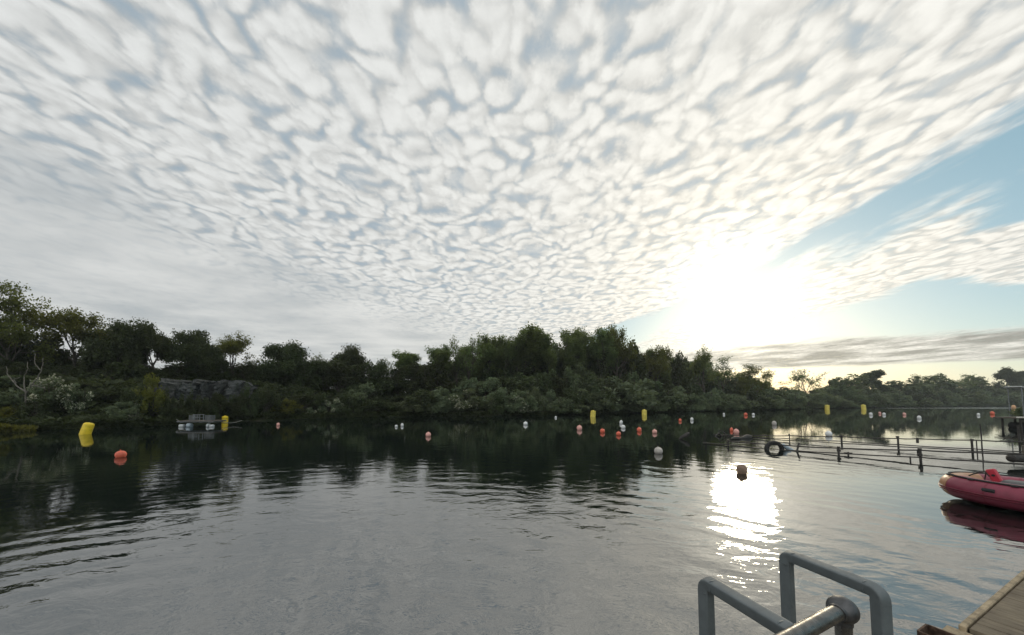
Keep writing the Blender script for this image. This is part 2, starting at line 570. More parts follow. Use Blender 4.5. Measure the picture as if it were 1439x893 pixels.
AZ = [-180, -100, -70, -56, -45, -38, -25, -10, 0, 15, 27, 36, 45, 56, 75, 100, 180]
PH = [0.6, 0.6, 2.0, 3.6, 4.2, 4.3, 3.4, 3.2, 4.0, 4.4, 4.2, 3.6, 3.2, 2.6, 1.2, 0.55, 0.6]
BW = [4, 4, 5, 7, 7, 5, 8, 9, 11, 13, 13, 14, 18, 18, 9, 3, 4]


def sstep(t):
    t = np.clip(t, 0, 1)
    return t * t * (3 - 2 * t)


def terrain(px, py):
    px = np.asarray(px, float); py = np.asarray(py, float)
    s = sdist(px, py)
    az = np.degrees(np.arctan2(px, py))
    P = np.interp(az, AZ, PH)
    W = np.interp(az, AZ, BW)
    h = 0.12 + P * sstep(s / W) + 0.25 * np.sin(px * 0.7 + 1.3) * np.cos(py * 0.55) * sstep(s / 4) + 0.9 * np.sin(px * .06) * np.sin(py * .05 + 1) * sstep(s / 40)
    h = h + np.clip((s - 60) / 400, 0, 1) * 3.0
    hin = -2.5 * sstep(-s / 5) - 0.03
    k = sstep((s + 0.5) / 0.9)
    return hin * (1 - k) + h * k


def tz(x, y):
    return float(terrain(np.array([x]), np.array([y]))[0])


def shore_Y(px):
    ys = np.interp(px, [a for a, b in SHORE_PX], [b for a, b in SHORE_PX])
    return gp(px, ys).y


def build_terrain():
    def axis(lo, hi, n, c, dens):
        t = np.linspace(-1, 1, n)
        s = np.sinh(t * dens) / np.sinh(dens)
        return np.where(s < 0, c + s * (c - lo), c + s * (hi - c))
    xs = axis(-3000, 3000, 240, 10, 5.0)
    ys = axis(-600, 4000, 240, 45, 4.6)
    X, Y = np.meshgrid(xs, ys)
    Z = terrain(X, Y)
    # the bed under the jetty stays below the deck
    n, k = X.shape
    me = bpy.data.meshes.new('ground')
    vs = np.stack([X.ravel(), Y.ravel(), Z.ravel()], 1)
    idx = np.arange(n * k).reshape(n, k)
    q = np.stack([idx[:-1, :-1], idx[:-1, 1:], idx[1:, 1:], idx[1:, :-1]], -1).reshape(-1, 4)
    me.from_pydata(vs.tolist(), [], q.tolist())
    me.polygons.foreach_set('use_smooth', [True] * len(me.polygons))
    m, nt, b, o = new_mat('ground_earth')
    tc = nt.new('ShaderNodeNewGeometry').outputs['Position']
    n1 = nt.noise(tc, 0.35, 6, 0.6)
    n2 = nt.noise(tc, 2.5, 5, 0.6)
    c = nt.mix(nt.ss(n1, 0.35, 0.65), (0.020, 0.028, 0.012), (0.038, 0.033, 0.022))
    c = nt.mix(nt.ss(n2, 0.4, 0.7), c, (0.022, 0.034, 0.014))
    nt.put(b.inputs['Base Color'], c)
    b.inputs['Roughness'].default_value = 0.95
    b.inputs['Specular IOR Level'].default_value = 0.1
    bn = nt.new('ShaderNodeBump'); bn.inputs['Distance'].default_value = 0.3
    nt.put(bn.inputs['Height'], n2); nt.put(b.inputs['Normal'], bn.outputs[0])
    me.materials.append(m)
    ob = bpy.data.objects.new('ground', me)
    COL.objects.link(ob)
    tag(ob, kind='structure')


build_terrain()


# ------------------------------------------------------------------ water
def build_water():
    mb = MB()
    mb.add([(-900, -300, 0), (1500, -300, 0), (1500, 900, 0), (-900, 900, 0)], [(0, 1, 2, 3)])
    # only inside a loose outline of the lake (its rim runs under the banks)
    mb = MB()
    c = np.array([30.0, 60.0])
    out = []
    n = len(LK)
    for i in range(n):
        p0, p1, p2 = LK[i - 1], LK[i], LK[(i + 1) % n]
        t = (p2 - p0); t /= np.hypot(*t)
        nrm = np.array([-t[1], t[0]])
        q = p1 + nrm * 1.2
        if sdist(np.array([q[0]]), np.array([q[1]]))[0] < 0:
            q = p1 - nrm * 1.2
        out.append((q[0], q[1], 0.0))
    mb.add(out, [tuple(range(len(out)))])
    m, nt, b, o = new_mat('lake_water')
    pos = nt.new('ShaderNodeNewGeometry').outputs['Position']
    x, y, z = nt.sep(pos)
    # distance from the near bank tames the ripples: the far water is calm
    dist = nt.vm('LENGTH', pos, out=1)
    near = nt.m('DIVIDE', 1.0, nt.add(1.0, nt.m('POWER', nt.m('DIVIDE', dist, 10.5), 2.6)))
    patch = nt.ss(nt.noise(nt.vec(nt.mul(x, 0.12), nt.mul(y, 0.22), 0), 1.0, 3, 0.5), 0.35, 0.65, 0.45, 1.15)

    def rings(cx, cy, lam, warp, seed):
        wv = nt.mul(nt.sub(nt.noise(nt.vec(nt.mul(x, 0.55), nt.mul(y, 0.55), seed), 1.0, 2, 0.5), 0.5), warp)
        r_ = nt.m('SQRT', nt.add(nt.m('POWER', nt.sub(x, cx), 2.0), nt.m('POWER', nt.sub(y, cy), 2.0)))
        ph = nt.mul(nt.add(r_, wv), 2 * PI / lam)
        return nt.m('SINE', ph), r_
    s1, r1 = rings(-2.4, -0.2, 0.62, 0.75, 1.0)
    s2, r2 = rings(3.5, 1.0, 0.47, 1.0, 5.0)
    s3, r3 = rings(-16.0, -3.0, 1.05, 1.6, 8.0)
    am = nt.ss(nt.noise(nt.vec(nt.mul(x, 0.35), nt.mul(y, 0.35), 3), 1.0, 2, 0.5), 0.38, 0.66, 0.15, 1.0)
    am2 = nt.ss(nt.noise(nt.vec(nt.mul(x, 0.5), nt.mul(y, 0.5), 13), 1.0, 2, 0.5), 0.40, 0.66, 0.0, 1.0)
    a1 = nt.mul(nt.mul(nt.ss(r1, 2.5, 5.0), nt.ss(r1, 22.0, 8.0, 0.18, 1.0)), am)
    a2 = nt.mul(nt.ss(r2, 14.0, 4.0, 0.15, 1.0), am2)
    h = nt.add(nt.mul(nt.mul(s1, a1), 0.0050), nt.mul(nt.mul(s2, a2), 0.0016))
    h = nt.add(h, nt.mul(nt.mul(s3, am2), 0.0045))
    # swirling cat's-paw ripples
    w2 = nt.noise(nt.vec(nt.mul(x, 0.9), nt.mul(y, 1.3), 0), 1.0, 2, 0.5, dist=1.2)
    w3 = nt.noise(nt.vec(nt.mul(x, 2.2), nt.mul(y, 3.4), 2), 1.0, 3, 0.5, dist=1.6)
    w4 = nt.noise(nt.vec(nt.mul(x, 6.5), nt.mul(y, 8.5), 5), 1.0, 2, 0.5, dist=0.8)
    h = nt.add(h, nt.add(nt.mul(w2, 0.022), nt.mul(nt.add(nt.mul(w3, 0.0100), nt.mul(w4, 0.0018)), nt.ss(nt.sub(x, nt.mul(y, 0.12)), 4.2, 1.6, 0.50, 1.0))))
    h = nt.mul(h, nt.mul(nt.m('MULTIPLY_ADD', near, 0.94, 0.055), patch))
    bn = nt.new('ShaderNodeBump')
    bn.inputs['Strength'].default_value = 1.0
    bn.inputs['Distance'].default_value = 1.0
    nt.put(bn.inputs['Height'], h)
    nt.put(b.inputs['Normal'], bn.outputs[0])
    b.inputs['Base Color'].default_value = (0.005, 0.009, 0.008, 1)
    # a breeze-ruffled belt by the far shore on the right
    belt = nt.mul(nt.ss(nt.add(y, nt.mul(x, 0.25)), 150, 185), nt.ss(nt.noise(nt.vec(nt.mul(x, 0.01), nt.mul(y, 0.06), 0), 1.0, 3), 0.30, 0.55, 0.4, 1.0))
    nt.put(b.inputs['Roughness'], nt.add(0.025, nt.mul(belt, 0.16)))
    b.inputs['IOR'].default_value = 3.0
    b.inputs['Specular IOR Level'].default_value = 0.5
    ob = mb.build('water', m, smooth=None)
    tag(ob, kind='structure')


build_water()


# ------------------------------------------------------------------ vegetation
def nrm(v):
    return v / (np.linalg.norm(v) + 1e-9)


def grow(rng, p, d, L, r, lev, P, segs, tips):
    n = 3
    for i in range(n):
        d = nrm(d + rng.normal(0, P['wob'], 3) + np.array([0, 0, P['up']]))
        q = p + d * L / n
        segs.append((p, q, r, r * 0.85))
        p = q
        r *= 0.85
        if lev >= P['lev'] - 1:
            tips.append((q, lev))
    if lev >= P['lev']:
        return
    k = P['kids'] if lev else P['limbs']
    a0 = rng.uniform(0, 2 * PI)
    for j in range(k):
        a = a0 + 2 * PI * j / k + rng.normal(0, 0.35)
        sp = P['spread'] * rng.uniform(0.55, 1.25) if lev else P['spread0'] * rng.uniform(0.4, 1.25)
        u = nrm(np.cross(d, [0.3, 0.9, 0.2] if abs(d[2]) > 0.3 else [0, 0, 1]))
        w = np.cross(d, u)
        nd = nrm(d * math.cos(sp) + (u * math.cos(a) + w * math.sin(a)) * math.sin(sp))
        grow(rng, p - d * L * rng.uniform(0, P.get('drop', 0.35)), nd, L * P['shrink'] * rng.uniform(0.75, 1.15) * (P['limbL'] if lev == 0 else 1), r * 0.68, lev + 1, P, segs, tips)


def tubes_mesh(name, segs, mat, sides=5, rmin=0.012):
    vs, fs = [], []
    for p, q, r0, r1 in segs:
        d = nrm(q - p)
        a = nrm(np.cross(d, [0.0, 0, 1] if abs(d[2]) < 0.9 else [1.0, 0, 0]))
        b = np.cross(d, a)
        o = len(vs)
        for c, r_ in ((p, max(r0, rmin)), (q, max(r1, rmin))):
            for j in range(sides):
                t = 2 * PI * j / sides
                vs.append(c + (a * math.cos(t) + b * math.sin(t)) * r_)
        for j in range(sides):
            fs.append((o + j, o + (j + 1) % sides, o + sides + (j + 1) % sides, o + sides + j))
    me = bpy.data.meshes.new(name)
    me.from_pydata([tuple(v) for v in vs], [], fs)
    me.polygons.foreach_set('use_smooth', [True] * len(me.polygons))
    me.materials.append(mat)
    return me


def leaves_mesh(name, C, size, mat, rng, flat=0.35, droop=0.0):
    """one diamond face per leaf spray, centred on the rows of C"""
    N = len(C)
    a = rng.normal(0, 1, (N, 3)); a[:, 2] *= (1 - flat)
    if droop:
        a[:, 2] -= droop
    a /= np.linalg.norm(a, axis=1, keepdims=True)
    b = rng.normal(0, 1, (N, 3)); b[:, 2] *= (1 - flat)
    b -= a * (a * b).sum(1, keepdims=True)
    b /= np.linalg.norm(b, axis=1, keepdims=True)
    s = size * rng.uniform(0.55, 1.3, (N, 1))
    e = 0.5 if not droop else 0.28
    V = np.stack([C + a * s, C + b * s * e + a * s * 0.1, C - a * s * 0.8, C - b * s * e + a * s * 0.1], 1).reshape(-1, 3)
    me = bpy.data.meshes.new(name)
    me.vertices.add(4 * N)
    me.vertices.foreach_set('co', V.astype(np.float32).ravel())
    me.loops.add(4 * N)
    me.loops.foreach_set('vertex_index', np.arange(4 * N, dtype=np.int32))
    me.polygons.add(N)
    me.polygons.foreach_set('loop_start', np.arange(0, 4 * N, 4, dtype=np.int32))
    me.update(calc_edges=True)
    me.materials.append(mat)
    return me


PROTO = {}


def reg(key, parts, C_all):
    """parts: list of (name, mesh); remembers height and width of the crown"""
    h = float(np.percentile(C_all[:, 2], 99.3))
    w = float(np.percentile(np.abs(C_all[:, :2]), 98)) * 2
    PROTO[key] = (parts, h, w)


def make_tree(key, seed, style):
    rng = np.random.default_rng(seed)
    segs, tips = [], []
    S = dict(
        dome=dict(lev=4, kids=3, limbs=6, wob=0.10, up=0.04, spread=0.62, spread0=0.95, shrink=0.66, limbL=1.25, L=2.4, r=0.20, lp=40, sig=(0.36, 0.36, 0.20), ls=0.10, mat='leaf_olive'),
        airy=dict(lev=4, kids=3, limbs=7, wob=0.11, up=0.05, spread=0.60, spread0=0.85, shrink=0.66, limbL=1.15, drop=0.5, L=2.8, r=0.17, lp=13, sig=(0.34, 0.34, 0.22), ls=0.11, mat='leaf_olive'),
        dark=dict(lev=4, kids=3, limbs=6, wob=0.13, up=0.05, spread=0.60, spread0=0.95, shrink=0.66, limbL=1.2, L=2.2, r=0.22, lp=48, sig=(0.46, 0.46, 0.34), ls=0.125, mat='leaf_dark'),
        slender=dict(lev=3, kids=3, limbs=7, wob=0.12, up=0.16, spread=0.50, spread0=0.46, shrink=0.58, limbL=0.62, drop=0.5, L=7.0, r=0.15, lp=30, sig=(0.34, 0.34, 0.42), ls=0.15, mat='leaf_mid'),
        twiggy=dict(lev=4, kids=3, limbs=7, wob=0.12, up=0.06, spread=0.50, spread0=0.75, shrink=0.66, limbL=1.0, drop=0.5, L=3.4, r=0.12, lp=2, sig=(0.3, 0.3, 0.3), ls=0.15, mat='leaf_mid'),
        pine=dict(lev=3, kids=4, limbs=7, wob=0.12, up=0.02, spread=0.8, spread0=1.15, shrink=0.55, limbL=0.62, L=6.0, r=0.2, lp=34, sig=(0.55, 0.55, 0.2), ls=0.22, mat='leaf_dark'),
    )[style]
    grow(rng, np.array([0., 0., -0.3]), np.array([rng.normal(0, .05), rng.normal(0, .05), 1.0]), S['L'], S['r'], 0, S, segs, tips)
    P = np.array([t[0] for t in tips])
    reps = S['lp']
    C = np.repeat(P, reps, 0)
    k = rng.uniform(0.5, 1.35, len(P)).repeat(reps)[:, None]
    C = C + np.clip(rng.normal(0, 1, C.shape), -1.25, 1.25) * np.array(S['sig']) * k
    parts = []
    if style == 'slender':
        # ivy sleeves climbing the stem
        zz = rng.uniform(0, S['L'] * 0.98, 1500)
        st = np.array([s[0] for s in segs[:3]] + [segs[2][1]])
        xx = np.interp(zz, st[:, 2], st[:, 0]); yy = np.interp(zz, st[:, 2], st[:, 1])
        rr = np.abs(rng.normal(0, 1, 1500)) * (0.22 + 0.20 * np.sin(zz * 1.1 + seed) ** 2) + 0.12
        th = rng.uniform(0, 2 * PI, 1500)
        I = np.stack([xx + rr * np.cos(th), yy + rr * np.sin(th), zz], 1)
        parts.append(('ivy', leaves_mesh('ivy', I, 0.17, M['leaf_ivy'], rng)))
    parts.insert(0, ('trunk', tubes_mesh('trunk', segs, M['bark'])))
    parts.insert(1, ('crown', leaves_mesh('crown', C, S['ls'], M[S['mat']], rng)))
    reg(key, parts, C)


def make_bush(key, seed, mat, h=3.0, w=4.2, n=3400, ls=0.15, blossom=0, strands=False, lumps=26, part=('stems', 'foliage')):
    rng = np.random.default_rng(seed)
    segs = []
    for i in range(11):
        a = rng.uniform(0, 2 * PI); sp = rng.uniform(0.1, 0.8)
        p = np.array([rng.normal(0, .15), rng.normal(0, .15), -0.2]); d = np.array([math.cos(a) * math.sin(sp), math.sin(a) * math.sin(sp), math.cos(sp)])
        r_ = 0.05
        for j in range(4):
            q = p + d * h * 0.22
            segs.append((p, q, r_, r_ * 0.75)); p = q; r_ *= 0.75
            d = nrm(d + rng.normal(0, 0.2, 3))
    Ls = []
    for i in range(lumps):
        a = rng.uniform(0, 2 * PI); el = math.asin(rng.uniform(-0.05, 1.0)); rr = rng.uniform(0.45, 0.92)
        c = np.array([math.cos(a) * math.cos(el) * w / 2 * rr, math.sin(a) * math.cos(el) * w / 2 * rr, 0.18 * h + math.sin(el) * h * 0.80 * rr])
        s = rng.uniform(0.16, 0.34)
        m_ = n // lumps
        L = rng.normal(0, 1, (m_, 3)); L /= (np.linalg.norm(L, axis=1, keepdims=True))
        L *= rng.uniform(0.25, 1.05, (m_, 1)) ** 0.5
        Ls.append(c + L * np.array([w * s * 0.55, w * s * 0.55, h * s * 0.6]))
    C = np.concatenate(Ls)
    C = C[C[:, 2] > -0.05]
    if strands:
        C[:, 2] += rng.uniform(-0.25, 0.35, len(C)) * h * 0.3
        C = C[C[:, 2] > -0.05]
    parts = [(part[0], tubes_mesh(part[0], segs, M['bark'], 4)),
             (part[1], leaves_mesh(part[1], C, ls, M[mat], rng, droop=(-0.9 if strands else 0.0)))]
    if blossom:
        idx = rng.choice(len(Ls), max(3, int(len(Ls) * 0.7)), replace=False)
        B = np.concatenate([Ls[i] for i in idx])
        B = B[rng.choice(len(B), min(blossom, len(B)), replace=False)]
        ctr = np.array([0, 0, h * 0.35])
        B = ctr + (B - ctr) * 1.06
        B = B[B[:, 2] > 0.3]
        parts.append(('blossom', leaves_mesh('blossom', B, ls * 0.8, M['blossom'], rng)))
    reg(key, parts, C)


for i in range(3): make_tree('dome%d' % i, 11 + i, 'dome')
for i in range(3): make_tree('airy%d' % i, 171 + i, 'airy')
for i in range(4): make_tree('dark%d' % i, 31 + i, 'dark')
for i in range(5): make_tree('slender%d' % i, 51 + i, 'slender')
for i in range(3): make_tree('twiggy%d' % i, 71 + i, 'twiggy')
for i in range(2): make_tree('pine%d' % i, 91 + i, 'pine')
for i in range(3): make_bush('bush%d' % i, 101 + i, 'leaf_grey')
for i in range(2): make_bush('scrub%d' % i, 111 + i, 'leaf_dark', n=3000)
for i in range(4):
    make_bush('far%d' % i, 141 + i, 'leaf_far', h=6.5, w=4.6, n=3600, ls=0.24, lumps=20 + 3 * i, part=('trunk', 'crown'))
for i in range(3):
    make_bush('mass%d' % i, 151 + i, 'leaf_dark', h=6.0, w=4.6, n=3600, ls=0.21, lumps=22 + 3 * i, part=('trunk', 'crown'))
make_bush('willow0', 121, 'leaf_yellow', h=4.2, w=3.6, n=4200, ls=0.19, strands=True)
for i in range(2): make_bush('haw%d' % i, 131 + i, 'leaf_grey', h=2.8, w=4.0, n=2400, blossom=900)


def plant(key, name, loc, h, w, rz, label, cat, group=None):
    parts, ph, pw = PROTO[key]
    root = thing(name, label, cat, loc, group, rz)
    root.scale = (w / pw, w / pw, h / ph)
    for pn, me in parts:
        o = bpy.data.objects.new(pn, me)
        COL.objects.link(o)
        o.parent = root
    return root


def tree_px(key, x, ytop, wpx, back, label, group=None, name='tree', cat='tree'):
    """tree standing `back` metres behind the shore, crown top seen at (x, ytop)"""
    Y = shore_Y(min(max(x, 0), 1439)) + back
    p = at_dist(x, ytop, Y)
    z = tz(p.x, Y)
    h = max(1.0, p.z - z)
    w = wpx * Y / FPX * math.cos(math.atan2(p.x, Y)) ** 0.5
    return plant(key, name, (p.x, Y, z), h, w, rs.uniform(0, 2 * PI), label, cat, group)


# --- trees that shape the skyline, left to right
SKY = [
    ('airy0', 22, 403, 128, 9, 'tallest domed tree on the far left skyline, airy olive green crown'),
    ('airy1', 112, 437, 100, 10, 'second domed olive green tree from the left, wide umbrella crown'),
    ('dark0', 172, 457, 90, 9, 'very dark broad tree just right of the two olive domes'),
    ('dark1', 222, 463, 66, 8, 'dark pointed-top tree above the left end of the grey rock face'),
    ('dark2', 279, 468, 72, 8, 'dark ragged tree above the middle of the grey rock face'),
    ('airy2', 331, 474, 96, 8, 'round dark tree with sky gaps above the right end of the rock face'),
    ('dark3', 398, 485, 78, 9, 'dark broad tree right of the round tree, beyond a dip in the skyline'),
    ('twiggy0', 455, 500, 42, 9, 'thin small tree with sparse twigs in the low part of the skyline'),
    ('dark0', 438, 508, 50, 8, 'low dark tree left of the thin sparse small tree'),
    ('dark1', 500, 493, 70, 11, 'dark dome-shaped tree standing alone in the low saddle of the skyline'),
    ('twiggy1', 538, 504, 36, 10, 'almost bare twiggy tree right of the lone dark dome'),
    ('slender0', 560, 497, 40, 11, 'small slim tree, first of the pair left of the central wood'),
    ('slender1', 580, 496, 42, 11, 'small slim tree, second of the pair left of the central wood'),
    ('slender2', 608, 487, 48, 11, 'ragged slim tree at the left shoulder of the central wood'),
    ('twiggy2', 642, 475, 46, 12, 'bare-topped tree on the rising left shoulder of the central wood'),
    ('twiggy0', 658, 476, 40, 12, 'second bare-topped tree, right beside the first on the wood shoulder'),
    ('slender3', 682, 470, 50, 12, 'ivy-clad tree with dark stem where the central wood reaches full height'),
    ('slender4', 708, 468, 50, 12, 'tall tree left of the first summit of the central wood'),
    ('slender0', 738, 462, 50, 13, 'olive-topped tree forming the first summit of the central wood'),
    ('slender1', 770, 467, 42, 13, 'tall tree in the level stretch of the central wood canopy'),
    ('slender2', 812, 460, 50, 13, 'tall tree forming the second summit of the central wood'),
    ('slender3', 838, 466, 44, 13, 'slim tree between the second summit and the tallest airy crown'),
    ('airy1', 866, 459, 50, 12, 'tallest airy crown at the right end of the central wood, sky behind its stems'),
    ('mass0', 893, 484, 40, 10, 'dense dark ivy-covered tree right of the tallest airy crown'),
    ('airy1', 922, 488, 58, 11, 'rounded golden-edged tree right of the dense ivy-covered one'),
    ('mass1', 952, 499, 36, 11, 'small dark tree between the golden-edged tree and the sunset glow'),
    ('airy2', 990, 493, 58, 11, 'backlit tree glowing gold in front of the setting sun'),
    ('twiggy1', 1012, 503, 42, 11, 'sparse twiggy tree right in the golden glow'),
    ('airy0', 1047, 514, 60, 12, 'wide thin-crowned tree just right of the sun'),
    ('twiggy2', 1084, 524, 40, 14, 'small bare tree right of the wide thin-crowned one'),
    ('twiggy0', 1130, 520, 46, 16, 'lone bare round-headed tree on the far bank skyline'),
    ('far0', 1176, 530, 52, 18, 'low faint tree between the lone bare tree and the pine'),
    ('far1', 1206, 529, 44, 18, 'low round tree left of the far pine'),
    ('pine0', 1226, 522, 32, 18, 'dark flat-topped pine standing over the far right woodland'),
    ('far2', 1270, 535, 56, 20, 'low green tree right of the far pine'),
    ('slender3', 1296, 528, 38, 20, 'ragged upright tree in the far right skyline'),
    ('far3', 1323, 528, 46, 20, 'dark bushy tree in the far right skyline'),
    ('twiggy1', 1347, 527, 42, 20, 'pale sparse tree in the far right skyline'),
    ('far1', 1370, 530, 52, 20, 'round tree left of the tall far right pine'),
    ('pine1', 1404, 519, 36, 20, 'tall layered pine near the right edge of the picture'),
    ('pine0', 1431, 523, 32, 20, 'smaller pine at the right edge, beside the tall layered one'),
    ('far2', 1462, 530, 60, 20, 'dark tree partly cut by the right edge of the picture'),
    ('dark3', -38, 428, 100, 8, 'dark tree cut by the left edge of the picture'),
]
for key, x, yt, w, back, lab in SKY:
    nm = {'pine': 'pine_tree', 'twig': 'bare_tree', 'slen': 'woodland_tree', 'dome': 'broadleaf_tree', 'dark': 'broadleaf_tree', 'mass': 'broadleaf_tree', 'airy': 'broadleaf_tree', 'far0': 'broadleaf_tree', 'far1': 'broadleaf_tree', 'far2': 'broadleaf_tree', 'far3': 'broadleaf_tree'}[key[:4]]
    tree_px(key, x, yt, w, back, lab, None, nm, 'pine' if 'pine' in nm else 'tree')

# --- trees filling the woods behind and between them
def skyline(x):
    pts = [(-60, 466), (22, 474), (112, 482), (222, 488), (331, 498), (398, 504), (450, 515), (500, 510), (545, 516), (608, 506), (650, 492),
           (700, 480), (738, 474), (812, 473), (866, 478), (900, 498), (950, 506), (990, 510), (1047, 526), (1100, 536), (1200, 540), (1300, 539), (1439, 536), (1500, 536)]
    return float(np.interp(x, [p[0] for p in pts], [p[1] for p in pts]))


rf = random.Random(21)
for x in range(596, 965, 7):            # the close-grown central wood
    xx = x + rf.uniform(-4, 4)
    tree_px('slender%d' % rf.randrange(5), xx, skyline(xx) + rf.uniform(-7, 26), rf.uniform(24, 36), rf.uniform(9, 22),
            'slim ivy-stemmed tree crowded inside the central wood', 'trees inside the central wood', 'woodland_tree')
for x in range(640, 985, 15):           # closing the wood behind
    xx = x + rf.uniform(-5, 5)
    tree_px('far%d' % rf.randrange(4), xx, skyline(xx) + rf.uniform(6, 22), rf.uniform(30, 46), rf.uniform(20, 28),
            'round-topped tree deep in the back of the central wood', 'trees at the back of the central wood', 'broadleaf_tree')
for x in range(630, 960, 13):
    xx = x + rf.uniform(-6, 6)
    tree_px(rf.choice(['mass0', 'far1', 'mass2', 'far0', 'far3']), xx, skyline(xx) + rf.uniform(30, 70), rf.uniform(24, 40), rf.uniform(6, 9),
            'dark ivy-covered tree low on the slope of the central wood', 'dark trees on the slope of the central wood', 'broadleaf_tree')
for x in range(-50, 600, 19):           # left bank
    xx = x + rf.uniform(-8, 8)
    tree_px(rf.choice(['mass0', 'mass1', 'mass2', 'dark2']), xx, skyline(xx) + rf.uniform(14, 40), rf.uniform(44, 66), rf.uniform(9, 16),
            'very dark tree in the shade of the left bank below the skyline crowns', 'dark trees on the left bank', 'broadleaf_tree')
for x in range(955, 1490, 14):          # right bank
    xx = x + rf.uniform(-6, 6)
    tree_px('far%d' % rf.randrange(4), xx, skyline(xx) + rf.uniform(0, 13), rf.uniform(24, 42), rf.uniform(14, 28),
            'low round tree in the far woodland behind the right-hand scrub', 'trees in the far right woodland', 'broadleaf_tree')


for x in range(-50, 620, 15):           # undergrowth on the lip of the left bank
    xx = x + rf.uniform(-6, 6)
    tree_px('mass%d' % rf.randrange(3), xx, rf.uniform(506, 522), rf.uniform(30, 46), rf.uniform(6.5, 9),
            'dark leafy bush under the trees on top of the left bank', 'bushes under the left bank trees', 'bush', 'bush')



def bush_px(key, x, ytop, wpx, back, label, group=None, name='bush', cat='bush'):
    return tree_px(key, x, ytop, wpx, back, label, group, name, cat)


# --- named shrubs
for x, yt, w in ((236, 548, 20), (252, 556, 18), (268, 550, 14), (284, 558, 22), (305, 553, 16), (322, 557, 22), (338, 549, 18), (352, 541, 24)):
    bush_px('scrub%d' % (x % 2), x, yt, w, 0.25, 'dark bush growing against the grey rock face', 'bushes against the rock face')
for x, yt, w in ((34, 476, 46), (58, 472, 44), (84, 476, 50)):
    tree_px('mass%d' % (x % 3), x, yt, w, 10, 'very dark tree in the shade of the left bank below the skyline crowns', 'dark trees on the left bank', 'broadleaf_tree')
bush_px('willow0', 212, 530, 46, 1.2, 'light olive willow bush standing out left of the grey rock face', None, 'willow_bush')
bush_px('haw0', 68, 532, 66, 1.8, 'large hawthorn bush white with blossom on the left bank', None, 'hawthorn_bush')
bush_px('haw1', 108, 540, 36, 1.8, 'small blossoming hawthorn right of the large white one', None, 'hawthorn_bush')
bush_px('haw1', 186, 566, 26, 0.8, 'low hawthorn with a few white flowers left of the olive willow bush', None, 'hawthorn_bush')
bush_px('haw0', 298, 560, 26, 1.6, 'pale flowering bush at the foot of the grey rock face', None, 'hawthorn_bush')
bush_px('haw1', 248, 562, 24, 1.2, 'pale flowering bush just right of the olive willow bush', None, 'hawthorn_bush')
bush_px('haw0', 465, 562, 30, 1.5, 'white-flowered bush on the dark bank under the low saddle', None, 'hawthorn_bush')
bush_px('haw1', 437, 573, 14, 0.6, 'tiny white-flowered bush at the waterline left of the larger flowering one', None, 'hawthorn_bush')
bush_px('haw1', 655, 548, 52, 2.0, 'silvery flowering bush at the foot of the central wood', None, 'hawthorn_bush')
bush_px('haw0', 728, 560, 42, 1.5, 'low flowering bush with white sprays over the water, centre', None, 'hawthorn_bush')
bush_px('bush0', 880, 532, 76, 3.0, 'big grey-green willow bush, tallest at the foot of the central wood', None, 'willow_bush')
bush_px('bush1', 838, 553, 44, 2.0, 'low rounded bush left of the big grey-green willow bush', None, 'willow_bush')
bush_px('bush2', 933, 545, 62, 3.0, 'broad pale bush right of the big grey-green willow bush', None, 'willow_bush')
bush_px('bush1', 612, 549, 50, 2.0, 'dull green rounded bush at the left foot of the central wood', None, 'willow_bush')
bush_px('willow0', 8, 574, 40, 0.8, 'yellow-green bush at the water on the left edge of the picture', None, 'willow_bush')
bush_px('willow0', 404, 562, 34, 1.0, 'dim olive bush at the waterline right of the grey rock face', None, 'willow_bush')

# --- scrub belts
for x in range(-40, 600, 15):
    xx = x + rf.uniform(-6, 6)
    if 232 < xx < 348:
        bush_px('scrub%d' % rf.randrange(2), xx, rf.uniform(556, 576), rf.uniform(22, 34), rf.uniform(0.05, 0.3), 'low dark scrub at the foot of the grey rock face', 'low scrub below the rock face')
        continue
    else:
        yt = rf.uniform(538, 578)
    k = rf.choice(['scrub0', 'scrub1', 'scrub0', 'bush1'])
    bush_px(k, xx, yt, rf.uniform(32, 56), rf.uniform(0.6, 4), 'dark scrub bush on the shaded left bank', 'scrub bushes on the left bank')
for x in range(575, 1000, 11):
    xx = x + rf.uniform(-6, 6)
    k = rf.choice(['bush0', 'bush1', 'bush2', 'scrub0', 'scrub1'])
    bush_px(k, xx, rf.uniform(546, 572), rf.uniform(28, 50), rf.uniform(0.6, 5), 'green scrub bush at the foot of the central wood', 'scrub bushes below the central wood')
for x in range(640, 980, 15):
    xx = x + rf.uniform(-6, 6)
    k = rf.choice(['bush0', 'scrub1', 'scrub0', 'scrub1'])
    bush_px(k, xx, rf.uniform(526, 550), rf.uniform(32, 54), rf.uniform(5, 9), 'green scrub bush halfway up the slope of the central wood', 'scrub bushes on the slope of the central wood')
for x in range(985, 1480, 12):
    xx = x + rf.uniform(-5, 5)
    k = rf.choice(['bush0', 'bush1', 'bush2', 'scrub0'])
    bush_px(k, xx, rf.uniform(548, 560), rf.uniform(28, 46), rf.uniform(2, 9), 'grey-green scrub bush along the far right shore', 'scrub bushes along the far right shore')
for x in range(985, 1480, 20):
    xx = x + rf.uniform(-5, 5)
    bush_px('bush%d' % rf.randrange(3), xx, rf.uniform(561, 567), rf.uniform(18, 34), rf.uniform(0.5, 2), 'low pale bush right at the far right waterline', 'low bushes at the far right waterline')


